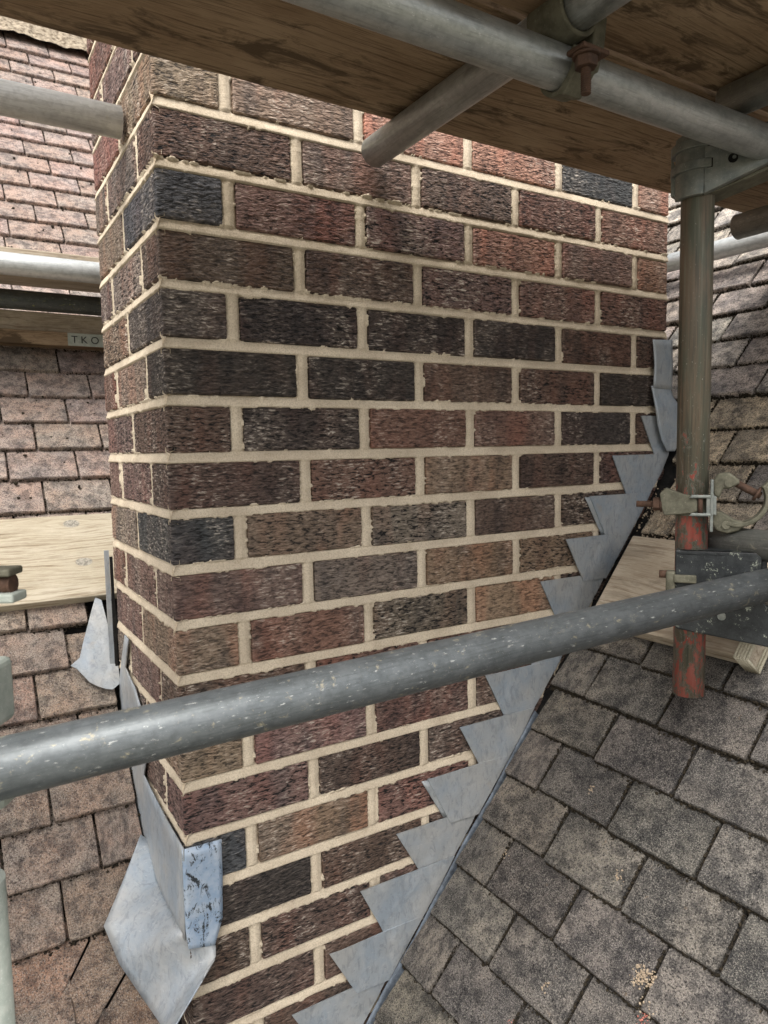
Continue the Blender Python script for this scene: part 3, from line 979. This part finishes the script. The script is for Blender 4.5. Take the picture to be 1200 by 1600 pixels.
# ridge: pebbly mortar bed and half round ridge tiles
bedm = MB(); nx, ny = 120, 14
vv = []
for j in range(ny + 1):
    for i in range(nx + 1):
        x = -0.7 + 2.2 * i / nx; y = 2.12 + 0.20 * j / ny
        z = 1.2 * y - 1.5 + 0.012 + 0.035 * float(fbm(x * 22, y * 22, 0, 3))
        vv.append((x, y + random.uniform(-.004, .004), z))
bedm.add(vv, [(j * (nx + 1) + i, j * (nx + 1) + i + 1, (j + 1) * (nx + 1) + i + 1, (j + 1) * (nx + 1) + i) for j in range(ny) for i in range(nx)])
bedm.obj('ridge_mortar', M['bed'], roofL, Matrix.Identity(4))
for i in range(6):
    rt = MB().arc(0.10, 0.115, 0, 180, 0, 0.44)
    ob = rt.obj('ridge_tile', M['tile_l'], roofL, frame((-0.9 + 0.445 * i, 2.37, 1.2 * 2.27 - 1.5), (0, -1, 0), (0, 0, 1), (-1, 0, 0)) @ Matrix.Translation((0, 0, -0.44)))
    ob.color = (0.30, 0.17, 0.12, 1)

# ================================================================== LEAD
def sheet(name, pairs, parent, mat, nseg=10, sub=3, amp=0.0016, nrm=(0, -1, 0), th=0.0024, seed=0.0, smooth=True):
    """pairs of 3D points (one side | other side); a rippled lead sheet between them"""
    A = [Vector(p[0]) for p in pairs]; B = [Vector(p[1]) for p in pairs]
    rows = []
    for i in range(len(A) - 1):
        for k in range(sub):
            f = k / sub
            rows.append((A[i].lerp(A[i + 1], f), B[i].lerp(B[i + 1], f)))
    rows.append((A[-1], B[-1]))
    vs_ = []
    nv = Vector(nrm)
    for a, b in rows:
        for j in range(nseg + 1):
            p = a.lerp(b, j / nseg)
            d = float(fbm(p.x * 14 + seed, p.y * 14, p.z * 14, 2)) - 0.5
            vs_.append(p + nv * (d * 2 * amp))
    fs = []
    for i in range(len(rows) - 1):
        for j in range(nseg):
            q = i * (nseg + 1) + j
            fs.append((q, q + 1, q + nseg + 2, q + nseg + 1))
    me = mesh(name, vs_, fs, smooth)
    bm = bmesh.new(); bm.from_mesh(me)
    f0 = bm.faces[:] 
    tot = Vector((0, 0, 0))
    for f in f0: tot += f.normal
    if tot.dot(nv) < 0: bmesh.ops.reverse_faces(bm, faces=bm.faces)
    bm.to_mesh(me); bm.free()
    ob = link(name, me, parent, mat, Matrix.Identity(4))
    so = ob.modifiers.new('thickness', 'SOLIDIFY'); so.thickness = th; so.offset = -1
    return ob

fl = empty('stepped_flashing', (0.6, 0, -1.1), label='saw-toothed blue-grey lead flashing stepped down the right-hand foot of the chimney face', cat='lead flashing')
ST = [(1.027, -0.470), (0.936, -0.555), (0.865, -0.638), (0.795, -0.722), (0.729, -0.803), (0.660, -0.887), (0.585, -0.969), (0.519, -1.056), (0.444, -1.137),
      (0.377, -1.224), (0.298, -1.302), (0.235, -1.393), (0.164, -1.475), (0.092, -1.556), (0.02, -1.64)]
groups = [(0, 2), (2, 4), (4, 7), (7, 9), (9, 10), (10, 12), (12, 14)]
xr = lambda z: (z + 1.908) / 1.2
for gi, (a, b) in enumerate(groups):
    prs = []
    yo = -0.0035 - 0.0042 * (gi % 2)
    for i in range(a, b):
        x0, z0 = ST[i]; x1, z1 = ST[i + 1]
        dlt = 0.045
        xx = xr(z0) if i > a else xr(z0) - 0.004
        prs.append(((x0, yo, z0), (min(xx, 1.118), yo - 0.003, z0)))
        prs.append(((x0 + dlt * 0.5, yo, (z0 + z1) / 2), (min(xr((z0 + z1) / 2), 1.118), yo - 0.003, (z0 + z1) / 2)))
        e = 0.0 if i < b - 1 else 0.012
        prs.append(((x0 + dlt + e * 0.5, yo, z1 + 0.0004 - e), (min(xr(z1 - e), 1.118), yo - 0.003, z1 + 0.0004 - e)))
    sheet('lead_sheet', prs, fl, M['lead'], 14, 4, 0.0010, seed=gi * 3.0, smooth=False)
for (x0, z0, x1, z1) in ((0.444, -1.140, 0.489, -1.222), (0.865, -0.640, 0.912, -0.722)):
    sheet('lead_fold', [((x0 - 0.011, -0.0035, z0), (x0 + 0.004, -0.0060, z0)), ((x1 - 0.008, -0.0035, z1), (x1 + 0.004, -0.0060, z1))], fl, M['lead'], 3, 6, 0.0004, seed=x0 * 50, th=0.0018)
# soaker upstand glimpsed in the trench beside the tiles
prs = []
for i in range(8):
    x = 0.28 + 0.06 * i
    z = 1.2 * x - 1.89
    w = 0.0025 * math.sin(i * 2.1)
    prs.append(((x + 0.006, -0.0125 + w, z - 0.012), (x + 0.020, -0.0180 + w, z - 0.030)))
sheet('soaker', prs, fl, M['lead_dark'], 3, 3, 0.002, nrm=(-0.3, -0.8, 0.4), seed=40)

rc = empty('corner_flashing', (1.1, 0, -0.4), label='folded lead strip with a rounded flap hanging from the right edge of the chimney', cat='lead flashing')
sheet('lead_sheet', [((1.054, -.011, -.306), (1.118, -.011, -.303)), ((1.057, -.013, -.36), (1.119, -.013, -.36)), ((1.056, -.012, -.410), (1.117, -.013, -.412))], rc, M['lead'], 8, 4, 0.001, seed=5)
sheet('lead_sheet', [((1.052, -.0085, -.405), (1.112, -.0085, -.400)), ((1.053, -.014, -.43), (1.118, -.016, -.43)), ((1.056, -.018, -.455), (1.136, -.022, -.450)), ((1.064, -.018, -.49), (1.141, -.024, -.49)), ((1.078, -.018, -.525), (1.134, -.024, -.525)),
                     ((1.098, -.018, -.549), (1.118, -.022, -.549))], rc, M['lead'], 8, 4, 0.002, seed=9)

ap = empty('corner_apron', (-0.05, 0.05, -1.3), label='wide grey lead apron wrapping the near lower corner of the chimney over the left tiles', cat='lead flashing')
X0 = -0.006
sheet('upstand', [((X0, .335, -.871), (X0, .308, -.874)), ((X0, .40, -.96), (X0, .348, -.9375)), ((X0, .419, -1.006), (X0, .273, -.956)), ((X0, .40, -1.07), (X0, .18, -1.015)),
                  ((X0 - .002, .368, -1.13), (X0, .205, -1.06)), ((X0 - .003, .3065, -1.20), (X0, .235, -1.105)), ((X0 - .003, .267, -1.262), (X0, .15, -1.117)),
                  ((X0 - .003, .162, -1.276), (X0, .08, -1.122)), ((X0 - .002, .0, -1.276), (X0, -.008, -1.126))], ap, M['lead'], 8, 3, 0.001, nrm=(-1, 0, 0), seed=14)
sheet('corner_return', [((-.0065, -.0065, -1.128), (.055, -.0065, -1.130)), ((-.0065, -.007, -1.19), (.054, -.007, -1.19)), ((-.0065, -.008, -1.257), (.051, -.008, -1.257)), ((-.004, -.010, -1.285), (.036, -.012, -1.293))], ap, M['lead2'], 8, 4, 0.0008, seed=22)
sheet('apron_sheet', [((-.006, .225, -1.222), (-.016, .232, -1.212)), ((-.006, .162, -1.262), (-.062, .182, -1.262)), ((-.007, .09, -1.270), (-.0996, .146, -1.302)), ((-.008, .008, -1.268), (-.085, .107, -1.350)),
                      ((.010, -.011, -1.278), (-.057, .065, -1.398)), ((.036, -.013, -1.292), (-.048, -.010, -1.392)), ((.034, -.02, -1.305), (-.046, -.05, -1.372)), ((.018, -.026, -1.318), (-.030, -.05, -1.352))],
      ap, M['lead'], 10, 4, 0.0035, nrm=(-0.3, -0.5, 0.8), seed=31)

bs = empty('back_soaker', (-0.05, 0.45, -0.95), label='curved grey lead soaker lying on the tiles below the pale plank, left of the chimney', cat='lead flashing')
cpts = [(-.0213, .545), (-.0101, .5397), (-.0060, .4954), (.0005, .4613), (-.004, .4172), (-.020, .4105), (-.0319, .4132), (-.0450, .418), (-.0587, .4254), (-.0777, .4463), (-.0882, .452), (-.0699, .4605), (-.0570, .485), (-.0482, .4997), (-.033, .526)]
mb = MB(); mb.prism([(x, y * S) for x, y in cpts], 0.004, 0.0065, frame((0, 0, -1.49), AC_L, UP_L, N_L))
mb.obj('lead_sheet', M['lead'], bs, Matrix.Identity(4))
mb = MB().box((-0.0165, 0.440, -0.985), (-0.0075, 0.4425, -0.722)); mb.obj('upstand', M['lead'], bs, Matrix.Identity(4))
mb = MB().box((-0.0070, 0.436, -1.05), (-0.0015, 0.4405, -0.735)); mb.obj('dark_felt', M['felt'], bs, Matrix.Identity(4))

# ================================================================== TUBES
def tube(name, p0, p1, mat, label, r=0.02415, group=None):
    p0 = Vector(p0); p1 = Vector(p1)
    d = p1 - p0
    root = MB().cyl(r, 0, d.length, None, 48, r - 0.0042).obj(name, mat, None, frame_z(p0, d))
    tag(root, label, 'scaffold tube', group or 'galvanised scaffold tubes')
    return root
tube('scaffold_tube', (-0.80, -0.4105, -0.7945), (0.87, -0.4480, -0.7420), M['dull'], 'dark scratched scaffold tube crossing the whole picture in front of the chimney')
tube('scaffold_tube', (-0.90, -0.424, -0.1005), (1.6, -0.424, -0.104), M['galv'], 'thick bright-streaked ledger tube running overhead across the top right', r=0.0236)
tube('scaffold_tube', (0.347, -1.20, -0.0545), (0.347, -0.020, -0.0545), M['galv'], 'short transom tube under the overhead boards, its open end pointing at the chimney', r=0.0236)
tube('scaffold_tube', (0.70, -1.1, -0.0545), (0.70, -0.402, -0.0545), M['grey'], 'paint-flecked transom tube at the far upper right, mostly behind the ledger', r=0.0236)
tube('scaffold_tube', (1.096, -1.0, -0.106), (1.096, -0.172, -0.106), M['grey'], 'stubby dull tube end at the right edge, above the bright tube')
tube('scaffold_tube', (1.472, -0.9, -0.033), (1.472, 1.2, -0.033), M['bright'], 'bright tube seen behind the upright, low over the right roof')
tube('scaffold_tube', (-1.2, 0.168, -0.012), (-0.006, 0.168, -0.012), M['bright'], 'pale shiny tube at the upper left, butting against the side of the chimney')
tube('scaffold_tube', (-1.3, 0.75, -0.112), (1.3, 0.75, -0.112), M['bright'], 'bright tube below the first one at the left, passing behind the chimney')
tube('scaffold_tube', (-1.3, 0.988, -0.142), (1.0, 0.988, -0.142), M['mossy'], 'dark tube with yellow-green paint flecks, lowest of the three at the left')
tube('scaffold_tube', (0.78, -0.95, -0.690), (0.78, -0.325, -0.690), M['grey'], 'grimy tube end lying on the plank beside the red-painted upright')
tube('scaffold_tube', (-0.2760, -0.355, -1.75), (-0.2760, -0.355, -0.90), M['pale'], 'blurred pale green tube cut off by the lower left edge')
PX, PY = 0.735, -0.336
up_ = tube('scaffold_standard', (PX, PY, -0.938), (PX, PY, 0.35), M['pole'], 'brown rusty scaffold upright with flaking red paint towards its foot', group=None)
del up_['group']
# the paint shader measures height in world-like coordinates: keep object origin at z = 0
up_.data.transform(Matrix.Translation((0, 0, -0.938))); up_.matrix_local = frame_z((PX, PY, 0), (0, 0, 1))

# ================================================================== COUPLERS
ER = Vector((0.575, -0.818, 0)); EF = Vector((-0.818, -0.575, 0)); EU = Vector((0, 0, 1))
def PF(a, f, z): return Vector((PX, PY, 0)) + ER * a + EF * f + EU * z

# -- swivel coupler in the middle of the upright
sw = empty('swivel_coupler', (PX, PY, -0.63), label='weathered swivel coupler clamped round the red part of the upright, its empty half open', cat='coupler')
Tz = frame((PX, PY, 0), ER, -EF, EU)      # local x = picture right, y = away, z = up
c1 = MB()
c1.arc(0.0245, 0.0300, -190, -15, -0.6455, -0.6130, Tz)
bevel(c1.obj('band', M['cast'], sw, Matrix.Identity(4)), 0.001)
c1 = MB()   # tapering flap, seen from the front
T_front = frame(PF(0, 0.030, 0), ER, EU, EF)
c1.prism([(-0.047, -0.610), (-0.038, -0.601), (-0.012, -0.611), (0.004, -0.614), (0.008, -0.6205), (0.008, -0.6375), (0.0, -0.6405), (-0.018, -0.6425), (-0.040, -0.6445), (-0.044, -0.632)], -0.012, 0.006, T_front)
bevel(c1.obj('flap', M['cast'], sw, Matrix.Identity(4)), 0.002, 3)
c1 = MB()
for za, zb in ((-0.6165, -0.6115), (-0.6445, -0.6395)):
    c1.prism([(-0.004, za), (0.028, za), (0.032, zb), (-0.001, zb)], -0.006, 0.012, T_front)
c1.box((0.020, -0.6425, -0.008), (0.0345, -0.6135, 0.010), T_front)
bevel(c1.obj('fork', M['cast2'], sw, Matrix.Identity(4)), 0.0015, 2)
c1 = MB().cyl(0.0035, -0.6455, -0.6105, Tz @ Matrix.Translation((0.012, -0.036, 0)), 12)
c1.obj('hinge_pin', M['rust'], sw, Matrix.Identity(4))
Tb = frame(PF(0, 0.024, -0.6275), EU, EF, ER)          # bolt axis to the left
c1 = MB().thread(0.0055, -0.082, -0.040, Tb)
c1.obj('bolt', M['rust'], sw, Matrix.Identity(4))
c1 = MB().hexnut(0.0105, -0.057, -0.0465, Tb); c1.cyl(0.0125, -0.0462, -0.0435, Tb, 20)
bevel(c1.obj('nut', M['rust'], sw, Matrix.Identity(4)), 0.0006)
# swivel plate behind
c1 = MB().box((0.0255, -0.668, -0.010), (0.0300, -0.588, 0.012), T_front)
bevel(c1.obj('swivel_plate', M['cast2'], sw, Matrix.Identity(4)), 0.001)
# open half: ears, eye bolt and hook
CX, CZ = 0.0705, -0.625
T_c = frame(PF(CX, 0.0, CZ), ER, EU, EF)
c1 = MB().prism([(-0.0400, 0.012), (-0.0410, 0.034), (-0.034, 0.0455), (-0.018, 0.0470), (-0.005, 0.036), (-0.003, 0.030), (-0.018, 0.021), (-0.026, 0.022), (-0.032, 0.006)], -0.006, 0.014, T_c)
bevel(c1.obj('ear', M['cast'], sw, Matrix.Identity(4)), 0.003, 3)
c1 = MB().prism([(-0.0400, -0.014), (-0.0430, -0.030), (-0.036, -0.044), (-0.020, -0.0485), (-0.004, -0.044), (0.010, -0.0315), (-0.010, -0.026), (-0.028, -0.014)], -0.006, 0.014, T_c)
bevel(c1.obj('ear', M['cast'], sw, Matrix.Identity(4)), 0.003, 3)
c1 = MB().arc(0.0375, 0.0445, -112, 28, -0.010, 0.018, T_c @ Matrix.Translation((-0.006, 0.007, 0)), 30)
c1.prism([(0.026, 0.024), (0.050, 0.048), (0.060, 0.046), (0.038, 0.014)], -0.008, 0.016, T_c)
bevel(c1.obj('hook', M['cast'], sw, Matrix.Identity(4)), 0.0016, 2)
for q in ((-0.0185, 0.031), (-0.0215, -0.0345)):
    MB().cyl(0.0062, 0.010, 0.0175, T_c @ Matrix.Translation((q[0], q[1], 0)), 16).obj('rivet', M['cast'], sw, Matrix.Identity(4))
p0 = PF(CX - 0.010, 0.004, CZ + 0.031); p1 = PF(CX + 0.026, 0.004, CZ + 0.0105)
c1 = MB().cyl(0.0058, 0, (p1 - p0).length, frame_z(p0, p1 - p0), 18); c1.cyl(0.0115, (p1 - p0).length - 0.008, (p1 - p0).length - 0.004, frame_z(p0, p1 - p0), 18)
c1.obj('eye_bolt', M['rust'], sw, Matrix.Identity(4))

# -- black bracket lower down
bb = empty('black_bracket', (PX, PY, -0.75), label='chipped black painted steel bracket fixed across the red upright, behind the long tube', cat='bracket')
T_b = frame(PF(0, 0.032, 0), ER, EU, EF)
def rrect(x0, z0, x1, z1, r, n=5):
    pts = []
    for cx, cz, a0 in ((x1 - r, z1 - r, 0), (x0 + r, z1 - r, 90), (x0 + r, z0 + r, 180), (x1 - r, z0 + r, 270)):
        for i in range(n + 1):
            a = math.radians(a0 + 90 * i / n); pts.append((cx + r * math.cos(a), cz + r * math.sin(a)))
    return pts
c1 = MB().prism(rrect(-0.0225, -0.772, 0.098, -0.6985, 0.007), -0.006, 0.004, T_b)
c1.prism(rrect(-0.0225, -0.7075, 0.098, -0.6985, 0.003), -0.045, 0.004, T_b)
bevel(c1.obj('upper_plate', M['black'], bb, Matrix.Identity(4)), 0.0018, 2)
c1 = MB().prism([(-0.028, -0.805), (0.02, -0.775), (0.100, -0.773), (0.112, -0.785), (0.1145, -0.845), (0.070, -0.839), (-0.020, -0.826)], -0.012, -0.004, T_b)
c1.box((0.105, -0.842, -0.05), (0.1125, -0.780, -0.006), T_b)
bevel(c1.obj('lower_plate', M['black'], bb, Matrix.Identity(4)), 0.0025, 2)
c1 = MB().cyl(0.0060, -0.004, 0.002, T_b @ Matrix.Translation((0.045, -0.800, 0)), 16)
c1.obj('bolt', M['cast2'], bb, Matrix.Identity(4))
c1 = MB().box((0.098, -0.768, -0.020), (0.106, -0.706, -0.004), T_b)
bevel(c1.obj('side_plate', M['black'], bb, Matrix.Identity(4)), 0.0015, 2)
# small clamp at its left
sc = empty('small_clamp', (PX, PY, -0.745), label='small greenish clamp hugging the left side of the upright beside the black bracket', cat='coupler')
c1 = MB().box((-0.036, -0.792, -0.010), (-0.022, -0.732, 0.010), T_b)
bevel(c1.obj('plate', M['cast'], sc, Matrix.Identity(4)), 0.003, 3)
c1 = MB().box((-0.024, -0.749, 0.004), (0.0085, -0.7365, 0.013), T_b)
bevel(c1.obj('strap', M['cast'], sc, Matrix.Identity(4)), 0.002, 3)
c1 = MB().cyl(0.0062, -0.046, -0.034, frame(PF(0, 0.032, -0.738), EU, EF, ER), 16)
c1.obj('pin', M['rust'], sc, Matrix.Identity(4))

# -- big coupler at the top of the upright
tp = empty('board_coupler', (PX, PY, -0.12), label='heavy grey coupler strapped to the top of the upright just under the overhead ledger', cat='coupler')
T_t = frame(PF(0, 0.0, 0), ER, EU, EF)
c1 = MB()
c1.arc(0.0245, 0.034, -165, -75, -0.162, -0.071, Tz, 14)
c1.prism([(0.008, -0.162), (0.045, -0.149), (0.09, -0.133), (0.20, -0.098), (0.20, -0.060), (0.095, -0.070), (0.070, -0.090), (0.062, -0.083), (0.045, -0.066), (0.008, -0.066)], 0.020, 0.034, T_t)
bevel(c1.obj('body', M['cast2'], tp, Matrix.Identity(4)), 0.0015, 2)
c1 = MB().prism([(0.0, -0.162), (0.045, -0.149), (0.09, -0.133), (0.20, -0.098), (0.20, -0.104), (0.09, -0.139), (0.03, -0.157)], -0.035, 0.022, T_t)
bevel(c1.obj('lower_flange', M['cast'], tp, Matrix.Identity(4)), 0.0015, 2)
c1 = MB()
for z in (-0.088, -0.119):
    c1.arc(0.030, 0.0395, -200, -62, z - 0.0065, z + 0.0065, Tz, 16)
c1.prism([(-0.0385, -0.150), (-0.0300, -0.156), (-0.0300, -0.112), (-0.0385, -0.095)], -0.004, 0.008, T_t)
bevel(c1.obj('strap', M['cast2'], tp, Matrix.Identity(4)), 0.0012, 2)
for q in ((0.088, -0.094), (0.118, -0.086)):
    MB().hexnut(0.0085, 0.034, 0.0405, T_t @ Matrix.Translation((q[0], q[1], 0))).obj('nut', M['rust'], tp, Matrix.Identity(4))
c1 = MB().cyl(0.0068, 0.0342, 0.0346, T_t @ Matrix.Translation((0.0465, -0.118, 0)), 18)
c1.obj('bolt_hole', M['felt'], tp, Matrix.Identity(4))  # flat black disc painting the dark inside of a bolt hole
c1 = MB().cyl(0.0026, 0.0347, 0.0362, T_t @ Matrix.Translation((0.0480, -0.117, 0)), 12)
c1.obj('bolt_tip', M['cast2'], tp, Matrix.Identity(4))
c1 = MB().box((-0.001, -0.071, 0.0335), (0.0235, -0.066, 0.0352), T_t); c1.obj('slot', M['felt'], tp, Matrix.Identity(4))  # black plate on the surface for the shade in a slot
c1 = MB()
for z in (-0.089, -0.120):
    c1.box((0.012, z - 0.006, 0.0338), (0.0195, z + 0.007, 0.0349), T_t)
c1.obj('slot', M['felt'], tp, Matrix.Identity(4))  # black plates painting the shade where the straps enter

# -- putlog coupler joining the ledger and the short transom
pc = empty('putlog_coupler', (0.355, -0.424, -0.1), label='greasy brown coupler with a hanging rusty bolt where the two overhead tubes cross', cat='coupler')
LZ, LY = -0.1025, -0.424
T_x = frame((0.352, LY, LZ), (0, 1, 0), (0, 0, 1), (1, 0, 0))     # about the ledger; x=+Y, y=+Z
c1 = MB().arc(0.0240, 0.0300, 150, 395, -0.004, 0.020, T_x, 30)
c1.prism([(-0.042, -0.004), (-0.026, -0.022), (-0.012, -0.034), (0.000, -0.030), (-0.022, -0.010), (-0.028, 0.004)], -0.006, 0.022, T_x)
bevel(c1.obj('band', M['cast'], pc, Matrix.Identity(4)), 0.0015, 2)
c1 = MB()
T_y = frame((0.347, -0.424, -0.0545), (1, 0, 0), (0, 0, 1), (0, -1, 0))   # about the transom
c1.arc(0.0240, 0.0300, -200, 20, -0.018, 0.036, T_y, 26)
c1.prism([(0.020, 0.016), (0.044, 0.000), (0.040, -0.030), (0.030, -0.062), (0.018, -0.060), (0.022, -0.024)], 0.006, 0.036, T_y)
bevel(c1.obj('saddle', M['cast'], pc, Matrix.Identity(4)), 0.0025, 3)
Tn = frame((0.3455, -0.470, -0.120), (1, 0, 0), (0, 1, 0), (0, 0, 1))
c1 = MB().hexnut(0.0125, -0.004, 0.007, Tn); c1.cyl(0.0150, 0.0072, 0.010, Tn, 20)
bevel(c1.obj('nut', M['rust'], pc, Matrix.Identity(4)), 0.0008)
c1 = MB().thread(0.0058, -0.031, 0.012, Tn); c1.obj('bolt', M['rust'], pc, Matrix.Identity(4))
c1 = MB().box((-0.016, -0.012, 0.0102), (0.024, 0.014, 0.0155), Tn)
bevel(c1.obj('flap', M['rust'], pc, Matrix.Identity(4)), 0.0015, 2)

# -- blurred coupler bits at the left edge
lc = empty('edge_coupler', (-0.2760, -0.355, -0.75), label='blurred pale coupler with a rusty nut poking in at the left edge', cat='coupler')
LR = RIGHT.copy(); LR.z = 0; LR.normalize(); LF = Vector((LR.y, -LR.x, 0))
T_l = frame((-0.2760, -0.355, 0), LR, EU, LF * -1)
def lbox(name, x0, x1, z0, z1, mat, y=0.012, bev=0.002):
    ob = MB().box((x0, z0, -y), (x1, z1, y), T_l).obj(name, mat, lc, Matrix.Identity(4)); return bevel(ob, bev, 3)
lbox('flange', -0.02, 0.0540, -0.6310, -0.6245, M['cast'])
lbox('flange', -0.02, 0.0560, -0.6530, -0.6450, M['pale'])
c1 = MB().thread(0.0085, 0.0, 0.051, frame(Vector((-0.2760, -0.355, -0.6385)), EU, LR.cross(EU), LR), 0.006)
c1.obj('nut', M['rust'], lc, Matrix.Identity(4))
lbox('body', -0.02, 0.0365, -0.760, -0.704, M['pale'], 0.02, 0.006)
lbox('lug', -0.02, 0.0410, -0.828, -0.800, M['pale'], 0.02, 0.008)

# ================================================================== BOARDS
def board(name, T, lo, hi, mat, label, bev=0.002, group=None, nx=24):
    ob = MB().box(lo, hi).obj(name, mat, None, T)
    bevel(ob, bev, 2)
    return tag(ob, label, 'scaffold board', group)
I4 = Matrix.Identity(4)
board('scaffold_board', I4, (-1.5, -0.374, -0.030), (1.9, -0.083, 0.008), M['under'], 'dark grimy underside of the overhead board nearest the chimney', group='overhead scaffold boards')
board('scaffold_board', I4, (-1.5, -0.670, -0.0300), (1.9, -0.384, 0.008), M['under'], 'brown board beyond the thin bright gap at the top right, nearest the viewer', group='overhead scaffold boards')
board('scaffold_board', I4, (-1.4, 0.80, -0.101), (1.1, 1.02, -0.063), M['tan'], 'board whose cream edge shows just above the second tube at the left')
board('scaffold_board', I4, (-1.4, 1.000, -0.214), (0.9, 1.045, -0.166), M['tan'], 'grey-brown board edge just below the dark flecked tube at the left')
b2 = board('scaffold_board', I4, (-1.4, 0.985, -0.250), (0.9, 1.045, -0.2155), M['under'], 'lowest brown board edge at the left, with a pale stencilled metal end band')
mb = MB().box((0.018, 0.9825, -0.2490), (0.50, 0.9845, -0.2165)); mb.obj('end_band', M['pale'], b2, I4)
cu = bpy.data.curves.new('stencil', 'FONT'); cu.body = "T K O"; cu.size = 0.026; cu.extrude = 0.0002
to = bpy.data.objects.new('stencil', cu); COL.objects.link(to)
bpy.context.view_layer.update()
dg = bpy.context.evaluated_depsgraph_get()
tm = bpy.data.meshes.new_from_object(to.evaluated_get(dg)); bpy.data.objects.remove(to)
tm.materials.clear(); tm.materials.append(M['ink'])
st_ = link('stencil_lettering', tm, b2); st_.matrix_local = frame((0.026, 0.9820, -0.2415), (1, 0, 0), (0, 0, 1), (0, -1, 0))

# pale plank lying on the left slope
T = frame((0, 0.550, 1.2 * 0.550 - 1.5), AC_L, UP_L, N_L)
board('plank', T, (-0.9, 0.0, -0.006), (0.30, 0.2115, 0.0195), M['cream'], 'pale bleached plank with two grey knots lying across the left tiles', 0.0025)
# dusty plank on the right slope
T = frame((0.826, 0, 1.2 * 0.826 - 1.89), AC_R, UP_R, N_R)
pr_ = board('plank', T, (0.062, 0.0, 0.0), (0.395, 0.205, 0.034), M['tan'], 'dusty plank on the right tiles behind the red upright', 0.003)
rp = MB()
for i in range(5):
    x = 0.377 + 0.0052 * i
    path = [(-0.004, -0.004), (-0.004, 0.038), (0.21, 0.038), (0.21, -0.004)]
    for a, b in zip(path, path[1:] + path[:1]):
        p0 = T @ Vector((x, a[0], a[1])); p1 = T @ Vector((x + 0.001, b[0], b[1]))
        rp.cyl(0.0026, -0.001, (p1 - p0).length + 0.001, frame_z(p0, p1 - p0), 10)
ro = rp.obj('rope_binding', M['rope'], None, I4)
tag(ro, 'pale cord wound round the end of the dusty plank at the right edge', 'rope')

scene.render.engine = 'CYCLES'
